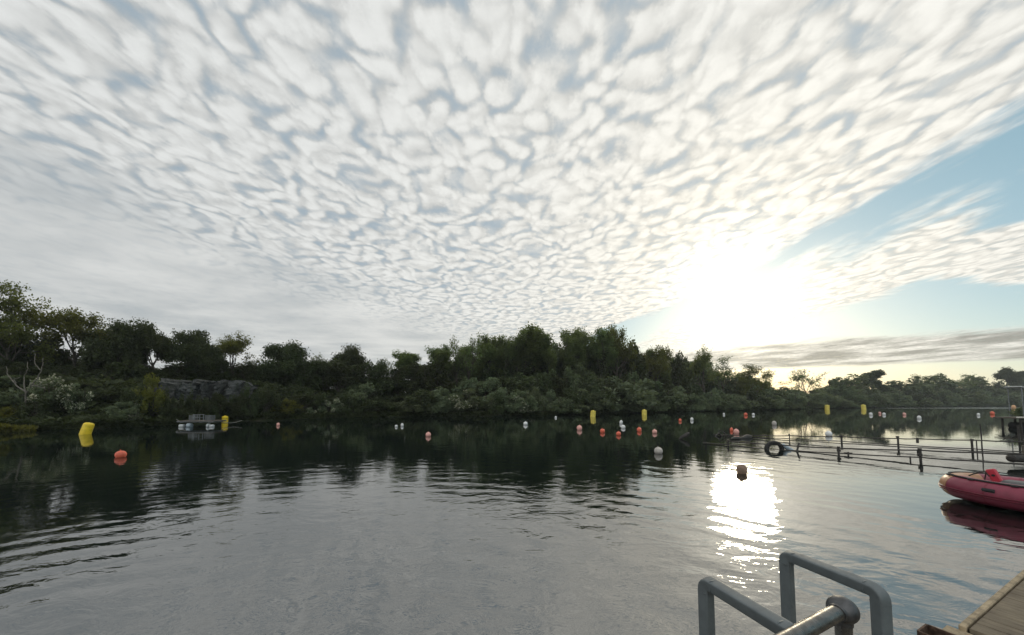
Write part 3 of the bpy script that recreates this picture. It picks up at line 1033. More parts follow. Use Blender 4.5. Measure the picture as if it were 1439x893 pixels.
# --- pale gnarled dead tree on the left bank
def dead_tree():
    base = gp(36, 606); Y = shore_Y(36) + 1.6
    p = at_dist(36, 560, Y)
    z = tz(p.x, Y)
    t = thing('dead_tree', 'pale leafless gnarled tree leaning over the left bank beside white blossom', 'tree', (p.x, Y, z))
    rng = np.random.default_rng(5)
    segs = []
    top = at_dist(36, 500, Y).z - z
    px = Y / FPX

    def limb(pts, r0):
        pts = [np.array((a * px, rng.normal(0, .02), b * px)) for a, b in pts]
        for i in range(len(pts) - 1):
            for j in range(3):
                q0 = pts[i] + (pts[i + 1] - pts[i]) * j / 3 + rng.normal(0, .012, 3)
                q1 = pts[i] + (pts[i + 1] - pts[i]) * (j + 1) / 3 + rng.normal(0, .012, 3)
                segs.append((q0, q1, r0, r0 * .93)); r0 *= .93
    limb([(0, -2), (1, 14), (0, 26), (-4, 34), (-5, 48)], 0.077)
    limb([(0, 26), (-14, 34), (-24, 46), (-28, 50), (-30, 62)], 0.050)
    limb([(0, 24), (8, 36), (14, 44), (19, 56), (21, 74)], 0.055)
    limb([(8, 36), (18, 33), (28, 30)], 0.033)
    limb([(0, 24), (-8, 20), (-13, 14), (-14, -2)], 0.039)
    limb([(-14, 34), (-18, 44), (-10, 46)], 0.028)
    limb([(19, 56), (10, 66), (8, 80)], 0.028)
    limb([(-5, 48), (0, 58), (-2, 68)], 0.028)
    o = bpy.data.objects.new('trunk', tubes_mesh('trunk', segs, M['bark_pale'], 6, 0.02))
    COL.objects.link(o); o.parent = t


dead_tree()


# --- rock face on the left bank
def rock_face():
    rng = np.random.default_rng(8)
    N, K = 110, 34
    vs, fs = [], []
    for i in range(N):
        x = 222 + (362 - 222) * i / (N - 1)
        Y = shore_Y(x) + 2.1 + 0.5 * math.sin(i * 0.35)
        top = at_dist(x, 537 + 3 * math.sin(i * .5) + rng.uniform(-1, 1) + (8 * max(0, (i - 88) / 22)), Y).z
        base = at_dist(x, 535, Y)
        for j in range(K):
            f = j / (K - 1)
            z = -0.2 + (top + 0.2) * f
            # blocky buttresses and ledges
            d = 0.55 * math.sin(i * 0.45 + 0.6 * math.sin(f * 5)) + 0.35 * math.floor(2.5 * math.sin(i * .21 + 1.7)) * 0.5 + 0.25 * math.floor(f * 4 + 0.4 * math.sin(i * .3))
            d += rng.normal(0, 0.10)
            yy = Y - 1.3 + d + f * 0.7
            p = at_dist(x, 535, Y)
            vs.append((p.x + rng.normal(0, .05), yy, z + rng.normal(0, .06)))
    for i in range(N):               # back edge so that it has thickness
        a = vs[i * K + K - 1]
        vs.append((a[0] * 1.08, a[1] + 5.0, a[2] + 0.1))
    for i in range(N - 1):
        for j in range(K - 1):
            fs.append((i * K + j, (i + 1) * K + j, (i + 1) * K + j + 1, i * K + j + 1))
        fs.append((i * K + K - 1, (i + 1) * K + K - 1, N * K + i + 1, N * K + i))
    mb = MB(); mb.add(vs, fs)
    m, nt, b, o = new_mat('grey_limestone')
    tc = nt.new('ShaderNodeTexCoord').outputs['Object']
    x, y, z = nt.sep(tc)
    n = nt.noise(nt.vec(nt.mul(x, 1.2), nt.mul(y, 1.2), nt.mul(z, 2.2)), 1.0, 7, 0.68)
    n2 = nt.noise(nt.vec(nt.mul(x, 3.5), nt.mul(y, 3.5), nt.mul(z, 0.8)), 1.0, 4, 0.6)
    c = nt.mix(nt.ss(n, 0.32, 0.66), (0.026, 0.028, 0.028), (0.115, 0.117, 0.114))
    c = nt.mix(nt.ss(n2, 0.52, 0.68, 0, 0.7), c, (0.05, 0.06, 0.035))
    nt.put(b.inputs['Base Color'], c)
    b.inputs['Roughness'].default_value = 0.95
    bn = nt.new('ShaderNodeBump'); bn.inputs['Distance'].default_value = 0.25
    nt.put(bn.inputs['Height'], n); nt.put(b.inputs['Normal'], bn.outputs[0])
    o = mb.build('rock_face', m, smooth=30)
    tag(o, kind='structure')


rock_face()


# --- ground cover on the banks: brambles and grass nobody could count
def ground_cover():
    rng = np.random.default_rng(77)
    N = 90000
    x = rng.uniform(-60, 1500, N)
    back = rng.uniform(-0.25, 1, N) ** 2 * np.where(x > 960, 16, 12) * 1.0 - 0.1
    sx = np.array([a for a, b in SHORE_PX], float); sy = np.array([gp(a, b).y for a, b in SHORE_PX])
    Y = np.interp(x, sx, sy) + back
    X = (x - PPX) / FPX * Y
    Z = terrain(X, Y)
    ok = (Z > 0.02) & ~((x > 226) & (x < 354) & (back > 0.3) & (back < 4.5))
    X, Y, Z = X[ok], Y[ok], Z[ok]
    Z = Z + np.abs(rng.normal(0, 0.28, len(Z)))
    me = leaves_mesh('ground_cover', np.stack([X, Y, Z], 1), 0.26, M['leaf_dark'], rng)
    o = bpy.data.objects.new('ground_cover', me)
    COL.objects.link(o)
    tag(o, 'dark low brambles and grass covering the lake banks', 'undergrowth', kind='stuff')
    # yellowish reeds at the water on the far left
    N = 5200
    x = rng.uniform(-40, 52, N)
    Y = np.interp(x, sx, sy) + rng.uniform(-0.9, 1.6, N)
    X = (x - PPX) / FPX * Y
    hgt = rng.uniform(0.25, 1.0, N) * np.clip((60 - x) / 60, .35, 1)
    C = np.stack([X, Y, np.maximum(terrain(X, Y), 0) + hgt * 0.4], 1)
    me = leaves_mesh('reeds', C, 0.34, M['leaf_yellow'], rng, droop=-2.2)
    o = bpy.data.objects.new('reeds', me)
    COL.objects.link(o)
    tag(o, 'yellow-green reeds at the waterline of the left bank', 'reeds', kind='stuff')


ground_cover()


# ------------------------------------------------------------------ buoys
def buoy(x, ytop, wl, wpx, mat, label, group=None, tilt=0.0, parts=True):
    p = gp(x, wl)
    k = p.y / FPX
    ca = math.cos(math.atan2(p.x, p.y))
    r_ = wpx * k / 2 * ca ** 0.5
    hz = (wl - ytop) * k
    t = thing('mooring_buoy', label, 'buoy', (p.x, p.y, 0), group, rs.uniform(0, 6))
    t.rotation_euler = (rs.uniform(-.1, .1), tilt, rs.uniform(0, 6))
    mb = MB()
    rz = max(r_ * 0.92, hz * 0.62)
    zc = hz - rz
    prof = []
    n = 14
    for i in range(n + 1):
        a = -PI / 2 + PI * i / n
        rr = r_ * math.cos(a) ** 0.85 if 0 < i < n else 0.02 * r_
        prof.append((max(rr, 0.004), zc + rz * math.sin(a)))
    mb.lathe(prof, 20)
    mb.build('body', M[mat], t)
    if parts:
        e = MB()
        e.torus(r_ * 0.16, r_ * 0.055, Matrix.Translation((0, 0, hz + r_ * 0.12)) @ Matrix.Rotation(PI / 2, 4, 'X'), 14, 6)
        e.lathe([(r_ * .2, hz - r_ * .12), (r_ * .17, hz + r_ * .01), (r_ * .05, hz + r_ * .03)], 12)
        e.build('lifting_eye', M[mat], t)
        c = MB()
        c.torus(r_ * 1.0, r_ * 0.035, Matrix.Translation((0, 0, zc)), 24, 6)
        c.build('seam', M[mat], t)
    return t


def can_buoy(x, ytop, wl, wpx, mat, label, tilt=0.0, band=False, lean=0.0, rnd=0.25, knob=True):
    p = gp(x, wl)
    k = p.y / FPX
    ca = math.cos(math.atan2(p.x, p.y))
    r_ = wpx * k / 2 * ca ** 0.5
    hz = (wl - ytop) * k
    t = thing('marker_buoy', label, 'buoy', (p.x, p.y, 0), 'yellow marker buoys')
    az = math.atan2(p.x, p.y)
    t.rotation_euler = (lean, tilt, -az)
    mb = MB()
    e = r_ * rnd
    prof = [(r_ * .7, -hz * .6), (r_ * .97, -hz * .52)]
    for i in range(7):
        prof.append((r_ * (0.98 + 0.03 * math.sin(i / 6 * PI)), -hz * .5 + (hz * 1.5 - e) * i / 6))
    for i in range(1, 6):
        a = PI / 2 * i / 5
        prof.append((max(0.01, r_ - e + e * math.cos(a)), hz - e + e * math.sin(a)))
    prof.append((0.01, hz + e * .05))
    mb.lathe(prof, 24)
    mb.build('body', M[mat], t)
    if knob:
        kb = MB()
        kb.lathe([(r_ * .34, hz - e * .2), (r_ * .34, hz + r_ * .10), (r_ * .26, hz + r_ * .18), (0.01, hz + r_ * .2)], 14)
        kb.build('top_cap', M[mat], t)
    if band:
        for zz in (hz * .62, hz * .06):
            b_ = MB()
            b_.torus(r_ * 1.005, r_ * 0.07, Matrix.Translation((0, 0, zz)), 24, 6, sx=1.0)
            b_.build('band', M['black'], t)
    return t


can_buoy(119.5, 594.2, 610.5, 14.0, 'yellow', 'big tilted lemon-yellow buoy on dark water near the left bank', tilt=R(12), rnd=0.65, knob=False)
can_buoy(316, 585.2, 594.6, 8.0, 'yellow', 'upright yellow can buoy with dark bands beside the raft', band=True, rnd=.35)
can_buoy(833, 577.5, 586.3, 7.2, 'yellow_pale', 'leaning faded yellow buoy in front of the central wood, left of a pair', tilt=R(6))
can_buoy(905.3, 576.3, 583.4, 6.8, 'yellow_pale', 'faded yellow buoy in front of the big willow bush, right of a pair', tilt=R(2), rnd=.4)
can_buoy(1162.3, 569.6, 575.8, 6.0, 'yellow_pale', 'far yellow buoy by the right shore, left of the distant pair', tilt=R(3))
can_buoy(1213.8, 569.2, 575.6, 6.0, 'yellow_pale', 'far yellow buoy by the right shore, right of the distant pair', tilt=R(-2), rnd=.4)

BU = [
    (170, 633.8, 642.8, 14.5, 'red', 'round orange-red buoy alone on the dark left water'),
    (390.8, 594.6, 598.4, 4.6, 'pink', 'tiny pale orange buoy below the dark left bank'),
    (556.8, 597.3, 600.3, 4.0, 'white', 'small white buoy, left of a close pair on the dark centre-left water'),
    (565.2, 595.2, 599.3, 4.2, 'white', 'small white buoy, right of a close pair on the dark centre-left water'),
    (602, 607.8, 613.4, 7.4, 'pink', 'pale pink buoy alone in the centre-left water'),
    (738.5, 593.0, 597.4, 6.0, 'white', 'white buoy alone in front of the central wood'),
    (781, 585.0, 587.6, 3.2, 'white', 'tiny white buoy close under the central wood'),
    (814, 598.0, 604.3, 7.4, 'pink', 'pinkish white buoy at the left end of the central cluster'),
    (846.7, 602.8, 608.2, 6.8, 'red', 'red buoy second from the left in the central cluster'),
    (868.9, 606.8, 611.9, 6.6, 'red', 'nearest red buoy in the middle of the central cluster'),
    (872.6, 591.0, 595.6, 4.6, 'white', 'small white buoy behind the middle of the central cluster'),
    (875.7, 597.6, 602.0, 6.2, 'white', 'white buoy between the nearest red one and the small white one'),
    (898.5, 601.0, 606.4, 6.6, 'red', 'red buoy right of the white ones in the central cluster'),
    (920, 603.9, 609.0, 6.8, 'pink', 'salmon buoy at the right end of the central cluster'),
    (925.6, 628.8, 637.4, 11.6, 'greywhite', 'large weathered pale buoy nearest to the central cluster'),
    (955.7, 588.6, 592.3, 4.2, 'red', 'small red buoy right of the central cluster'),
    (972.2, 587.0, 591.2, 4.4, 'white', 'small white buoy right of the small red one'),
    (1017.3, 580.6, 583.2, 3.0, 'white', 'tiny white buoy close to the far shore under the sun'),
    (1047.9, 580.4, 584.2, 5.0, 'red', 'distant red buoy beside a tiny white one under the sun'),
    (1058.6, 580.8, 583.9, 3.8, 'white', 'tiny white buoy right of the distant red one'),
    (1088.2, 592.0, 597.6, 6.2, 'greywhite', 'small ring-like pale buoy behind the tyre'),
    (1165, 606.0, 612.8, 9.0, 'white', 'white buoy among the low rails'),
    (1034.9, 603.2, 609.6, 7.6, 'pink', 'pale pink buoy among floating branches'),
    (1028.0, 601.4, 606.0, 4.6, 'red', 'small orange-red buoy just left of the pale pink one by the branches'),
    (1224, 580.0, 583.8, 4.4, 'white', 'white buoy, leftmost of a far trio right of the yellow pair'),
    (1236.6, 579.0, 582.0, 3.4, 'pink', 'small pinkish buoy in the middle of the far trio'),
    (1242.4, 580.2, 583.6, 4.2, 'white', 'white buoy, rightmost of the far trio'),
    (1271, 580.2, 583.6, 4.4, 'pink', 'pinkish buoy alone right of the far trio'),
    (1291.8, 584.6, 588.9, 5.4, 'white', 'white buoy nearer than the rest on the far right water'),
    (1374.8, 580.6, 584.2, 4.0, 'white', 'tiny white buoy left of the far red one near the right edge'),
    (1394.8, 578.4, 582.6, 5.4, 'red', 'distant red buoy near the right edge of the picture'),
    (1424.7, 569.6, 574.6, 5.4, 'paleorange', 'pale orange buoy far out beside the canopy poles'),
    (1042.2, 653.0, 665.0, 14.4, 'beige', 'large beige pear-shaped buoy at the top of the sun glint'),
]
for a in BU:
    buoy(*a, group='small mooring buoys', tilt=R(12) if a[4] == 'beige' else rs.uniform(-.12, .12), parts=a[3] > 4.5)


# ------------------------------------------------------------------ raft on the left
def raft():
    c = gp(285, 599.6)
    az = math.atan2(c.x, c.y)
    px = c.y / FPX
    t = thing('raft', 'small dark raft on white floats moored below the grey rock face', 'raft', (c.x, c.y, 0), None, 0)
    zd = 8.6 * px
    mb = MB()
    for i in range(9):
        mb.box((0, -0.72 + i * 0.18, zd - .03), (44 * px, 0.165, 0.06), bev=.008)
    mb.build('deck', M['wood_old'], t)
    fr = MB()
    for s in (-1, 1):
        fr.tube([(-26 * px, s * .7, zd - .10), (24 * px, s * .7, zd - .10)], .045, 8)
    for xx in (-20, -8, 6, 18):
        fr.tube([(xx * px, -.75, zd - .14), (xx * px, .75, zd - .14)], .04, 8)
    fr.build('frame', M['greymetal'], t)
    for xx, w, h, mt in ((-20, 6.4, 3.6, 'float_white'), (-9.5, 6.0, 5.0, 'float_blue'), (16.2, 2.2, 4.4, 'float_white'), (21, 4.8, 3.2, 'float_white')):
        f = MB()
        r_ = h * px * .62
        rot = Matrix.Translation((xx * px, -.62, h * px - r_)) @ Matrix.Rotation(PI / 2, 4, 'Y')
        L = w * px / 2
        f.lathe([(r_ * .7, -L), (r_, -L * .85), (r_ * 1.03, -L * .3), (r_, 0), (r_ * 1.03, L * .3), (r_, L * .85), (r_ * .7, L)], 16, rot)
        fo = f.build('float', M[mt], t)
        fo['label'] = {'float_blue': 'blue-grey float', 'float_white': 'white float'}[mt]
    for xx in (-4.2, 2.8, 8, -6):
        p = MB()
        p.tube([(xx * px, -.55, zd), (xx * px, -.55, zd + 8.5 * px)], .028, 8)
        p.build('post', M['greymetal'], t)
    r_ = MB()
    r_.tube([(-7 * px, -.55, zd + 8.2 * px), (9 * px, -.55, zd + 8.2 * px)], .02, 8)
    r_.tube([(-7 * px, -.55, zd + 4.2 * px), (9 * px, -.55, zd + 4.2 * px)], .016, 8)
    r_.build('rail', M['greymetal'], t)
    for xx, w, lab in ((-10.6, 5.4, 'pale slatted crate on the left end of the raft'), (12.2, 7.2, 'wider pale slatted crate on the right end of the raft')):
        k = thing('crate', lab, 'crate', (c.x + xx * px, c.y - .2, zd), 'crates on the raft')
        W, H_, Dp = w * px, 7.2 * px, .5
        b_ = MB()
        for zz in range(5):
            for sy in (-1, 1):
                b_.box((0, sy * Dp / 2, H_ * (.1 + zz * .2)), (W, .02, H_ * .13), bev=.004)
            for sx in (-1, 1):
                b_.box((sx * W / 2, 0, H_ * (.1 + zz * .2)), (.02, Dp - .03, H_ * .13), bev=.004)
        b_.box((0, 0, .02), (W * .96, Dp * .94, .03))
        b_.build('slats', M['cage'], k)
        f = MB()
        for sx in (-1, 1):
            for sy in (-1, 1):
                f.box((sx * (W / 2 - .01), sy * (Dp / 2 - .02), H_ / 2), (.055, .05, H_ * 1.02), bev=.006)
        f.build('corner_post', M['cage'], k)
    # mooring ropes
    for lab, a, b in (('pale mooring rope running left from the raft to the bank', gp(264, 599) + Vector((0, 0, zd - .1)), at_dist(243, 586, c.y + 1.5)),
                      ('pale mooring rope running right from the raft past the yellow buoy', gp(307, 599) + Vector((0, 0, zd - .1)), at_dist(340, 591, c.y + 3.5))):
        pts = [a.lerp(b, i / 12) - Vector((0, 0, .22 * math.sin(PI * i / 12))) for i in range(13)]
        m_ = MB(); m_.tube(pts, .022, 6)
        tag(m_.build('mooring_rope', M['rope_pale'], None), lab, 'rope', 'ropes of the raft')


raft()


# ------------------------------------------------------------------ half-sunk rails
def on_row(row, x, y):
    """point seen at x, y in the vertical plane through a row of posts (row: list of ground points)"""
    d = ray(x, y)
    best = None
    for i in range(len(row) - 1):
        a, b = row[i], row[i + 1]
        e = b - a
        # d.xy * t = a + e*s
        det = d.x * (-e.y) + d.y * e.x
        t = (a.x * (-e.y) + a.y * e.x) / det
        s = (d.x * a.y - d.y * a.x) / det
        s = -s if abs((a + e * s - Vector((d.x * t, d.y * t, 0))).length) > 1e-3 else s
        lo = -1e9 if i == 0 else 0
        hi = 1e9 if i == len(row) - 2 else 1
        if lo <= s <= hi:
            best = Vector((d.x * t, d.y * t, CH + d.z * t))
    return best


def resample(pts, k=4, sag=0.0):
    out = []
    for i in range(len(pts) - 1):
        for j in range(k):
            f = j / k
            q = pts[i].lerp(pts[i + 1], f)
            q.z -= sag * math.sin(PI * f)
            out.append(q)
    out.append(pts[-1])
    return out


def rails():
    # front row
    fr = [gp(1023, 626.6), gp(1179, 639.2), gp(1293.4, 648.6), gp(1452, 662)]
    t = thing('low_railing', 'nearer row of low dark half-sunk rails and posts passing the tyre', 'railing', fr[0], 'half-sunk railings')
    o = fr[0]
    for x, top, wl, r_ in ((1023, 618.8, 626.6, .035), (1179, 629, 639.2, .05), (1293.4, 631.8, 648.6, .05), (1452, 640, 662, .05)):
        g = gp(x, wl)
        h = on_row([g, g + Vector((1, -.01, 0))], x, top).z
        m_ = MB()
        m_.tube([g - o + Vector((0, 0, -1.2)), g - o + Vector((rs.uniform(-.02, .02), 0, h))], r_ * .72, 10)
        po = m_.build('post', M['darkmetal'], t)
        c = MB()
        c.tube([g - o + Vector((0, 0, h - .03)), g - o + Vector((0, 0, h + .035))], r_ * 1.05, 10)
        c.build('clamp', M['darkmetal'], po)
        if h > .2:
            c = MB()
            c.tube([g - o + Vector((0, 0, h * .42)), g - o + Vector((0, 0, h * .42 + .10))], r_ * 1.25, 10)
            c.build('clamp', M['darkmetal'], po)
    for pts, r_ in (([(1023, 620), (1110, 626.6), (1179, 630), (1293.4, 633), (1367, 636), (1452, 639)], .026),
                    ([(988, 622.4), (1023, 625.0), (1076, 631), (1120, 633.6), (1179, 637), (1293.4, 643), (1368, 648), (1452, 653)], .024)):
        P = resample([on_row(fr, a, b) - o for a, b in pts], 5, .018)
        m_ = MB(); m_.tube(P, r_, 8)
        m_.build('rail', M['darkmetal'], t)
    # short stub with two clamps right of the second post
    m_ = MB()
    a = on_row(fr, 1192, 635.4) - o; b = on_row(fr, 1192, 642) - o
    m_.tube([a, b - Vector((0, 0, .25))], .03, 8)
    m_.tube([on_row(fr, 1186, 637.2) - o, on_row(fr, 1198, 637.8) - o], .042, 8)
    m_.build('stub_post', M['darkmetal'], t)
    m_ = MB()
    a = on_row(fr, 1279, 641.4) - o
    m_.tube([a, a - Vector((0, 0, .6))], .022, 8)
    m_.build('stub_post', M['darkmetal'], t)
    # back row
    br = [gp(1109.4, 618), gp(1182.5, 622), gp(1262, 626.6), gp(1367, 632.6), gp(1452, 637.5)]
    t = thing('low_railing', 'farther row of low dark half-sunk rails and posts behind the white buoy', 'railing', br[0], 'half-sunk railings')
    o = br[0]
    for x, top, wl, r_ in ((1109.4, 610, 618, .035), (1182.5, 612, 622, .055), (1262, 613, 626.6, .05), (1367, 617, 632.6, .05), (1452, 619, 637.5, .05)):
        g = gp(x, wl)
        h = on_row([g, g + Vector((1, -.01, 0))], x, top).z
        m_ = MB()
        m_.tube([g - o + Vector((0, 0, -1.2)), g - o + Vector((rs.uniform(-.02, .02), 0, h))], r_ * .75, 10)
        po = m_.build('post', M['darkmetal'], t)
        c = MB()
        c.tube([g - o + Vector((0, 0, h - .09)), g - o + Vector((0, 0, h - .01))], r_ * 1.2, 10)
        c.build('clamp', M['darkmetal'], po)
    for pts, r_ in (([(1002, 611.2), (1078, 612.4), (1109.4, 612.6), (1182.5, 613.9), (1262, 616.6), (1289, 616.8), (1367, 618.8), (1452, 621.3)], .027),
                    ([(1046, 613.8), (1100, 616.2), (1182.5, 620.4), (1262, 625), (1367, 631), (1452, 635.6)], .024)):
        P = resample([on_row(br, a, b) - o for a, b in pts], 5, .02)
        m_ = MB(); m_.tube(P, r_, 8)
        m_.build('rail', M['darkmetal'], t)
    m_ = MB()
    a = on_row(br, 1289, 615.6) - o
    m_.tube([a, a - Vector((0, 0, .25))], .05, 8)
    m_.build('stub_post', M['darkmetal'], t)
    m_ = MB()
    a = on_row(br, 1372, 619.5) - o
    m_.tube([a, a - Vector((0, 0, .9))], .02, 8)
    m_.build('stub_post', M['darkmetal'], t)
    # thin stake
    g = gp(1379.6, 629)
    m_ = MB()
    h = on_row([g, g + Vector((1, -.01, 0))], 1379.6, 596).z
    m_.tube([g + Vector((0, 0, -1)), g + Vector((.02, 0, h * .5)), g + Vector((0, 0, h))], [.028, .024, .018], 8)
    tag(m_.build('stake', M['darkmetal'], None), 'tall thin dark stake in the water behind the red boat', 'stake')
    # leaning stake by the tyre
    g = gp(1120, 634.6)
    m_ = MB()
    k = g.y / FPX
    m_.tube([g + Vector((-.15, 0, -.6)), g, g + Vector((3 * k, .05, 6 * k)), g + Vector((4.6 * k, .05, 11.5 * k))], [.04, .04, .035, .03], 8)
    m_.tube([g + Vector((2 * k, .02, 7.2 * k)), g + Vector((5.6 * k, .02, 7.0 * k))], .045, 8)
    tag(m_.build('stake', M['darkmetal'], None), 'short leaning dark stake just right of the tyre', 'stake')


rails()


def tyres():
    g = gp(1088, 632)
    k = g.y / FPX
    az = math.atan2(g.x, g.y)
    R_, r_ = 9.9 * k, 2.6 * k
    t = thing('tyre', 'black old tyre standing half sunk on edge in the bright water', 'tyre', g)
    rot = Matrix.Rotation(-az + .50, 4, 'Z') @ Matrix.Rotation(PI / 2, 4, 'X')
    mb = MB()
    n, kk = 44, 14
    vs, fs = [], []
    for i in range(n):
        a = 2 * PI * i / n
        tread = 1 + .02 * (i % 2)
        for j in range(kk):
            b = 2 * PI * j / kk
            cx, cy = math.cos(b), math.sin(b)
            cx = math.copysign(abs(cx) ** .6, cx); cy = math.copysign(abs(cy) ** .7, cy)
            rr = R_ + r_ * .82 * cx * (tread if cx > .5 else 1)
            vs.append(rot @ Vector((rr * math.cos(a), rr * math.sin(a), r_ * 1.15 * cy)))
    for i in range(n):
        for j in range(kk):
            fs.append((i * kk + j, ((i + 1) % n) * kk + j, ((i + 1) % n) * kk + (j + 1) % kk, i * kk + (j + 1) % kk))
    mb.add(vs, fs)
    mb.build('tread', M['tyre'], t)
    mb = MB()
    for s in (-1, 1):
        mb.torus(R_ - r_ * .78, r_ * .14, rot @ Matrix.Translation((0, 0, s * r_ * .8)), 40, 8)
    mb.build('bead', M['black'], t)
    # fat pipe leaning off it
    a = at_dist(1099, 625.5, g.y - .02); b = at_dist(1117.5, 636.5, g.y - .12)
    mb = MB()
    d = (b - a)
    pts = [a + d * f for f in (0, .03, .5, .95, 1.0, 1.6)]
    mb.tube(pts, [2.2 * k, 2.8 * k, 2.8 * k, 2.8 * k, 2.8 * k, 2.6 * k], 16)
    tag(mb.build('pipe', M['float_blue'], None, 50), 'fat blue-grey pipe leaning off the tyre into the water', 'pipe')


tyres()


# ------------------------------------------------------------------ floating branches
def driftwood():
    rng = np.random.default_rng(14)

    def limb(m_, pts, r0, r1):
        P = [Vector(p) for p in pts]
        Q = []
        for i in range(len(P) - 1):
            for j in range(4):
                q = P[i].lerp(P[i + 1], j / 4)
                Q.append(q + Vector(rng.normal(0, .012, 3)))
        Q.append(P[-1])
        m_.tube(Q, [r0 + (r1 - r0) * i / (len(Q) - 1) for i in range(len(Q))], 8)
    g = gp(962, 617.5); k = g.y / FPX
    m_ = MB()
    m_.tube([g + Vector((-7 * k, .2, -2 * k)), g + Vector((-3 * k, .1, 2.2 * k)), g + Vector((2.5 * k, 0, 5.5 * k)), g + Vector((6 * k, 0, 8.6 * k)), g + Vector((6.6 * k, 0, 9.4 * k))],
            [.5 * k, 2.2 * k, 2.8 * k, 2.0 * k, .4 * k], 10)
    tag(m_.build('tree_stump', M['wood_dark'], None), 'dark slanting stump poking out of the water left of the branches', 'stump')
    g = gp(1012, 612.5); k = g.y / FPX
    m_ = MB()
    limb(m_, [g + Vector((-5 * k, 0, -2 * k)), g + Vector((0, 0, 8 * k))], .035, .02)
    limb(m_, [g + Vector((0, 0, 8 * k)), g + Vector((9 * k, -.3, -1 * k))], .028, .02)
    limb(m_, [g + Vector((-16 * k, -.5, -1.5 * k)), g + Vector((-8 * k, -.3, 1.8 * k)), g + Vector((0, -.1, .5 * k))], .03, .03)
    limb(m_, [g + Vector((-9 * k, -.3, 1.2 * k)), g + Vector((-5 * k, -.3, 3.2 * k)), g + Vector((-1 * k, -.3, -.8 * k))], .05, .05)
    limb(m_, [g + Vector((3 * k, -.5, -2 * k)), g + Vector((4 * k, -.5, 2.4 * k)), g + Vector((8 * k, -.6, -2 * k))], .03, .02)
    tag(m_.build('branch', M['wood_dark'], None), 'tangle of thin dark branches bent into an upturned V above the water', 'branches')
    a, b = gp(1027, 618.5), gp(1056, 615.5)
    m_ = MB()
    P = [a.lerp(b, f) + Vector((0, 0, .05 + .03 * math.sin(f * 9))) for f in np.linspace(0, 1, 9)]
    m_.tube(P, [.05, .09, .1, .09, .1, .12, .16, .13, .05], 9)
    tag(m_.build('log', M['wood_dark'], None), 'dark floating log beside the pale pink buoy', 'log')


driftwood()


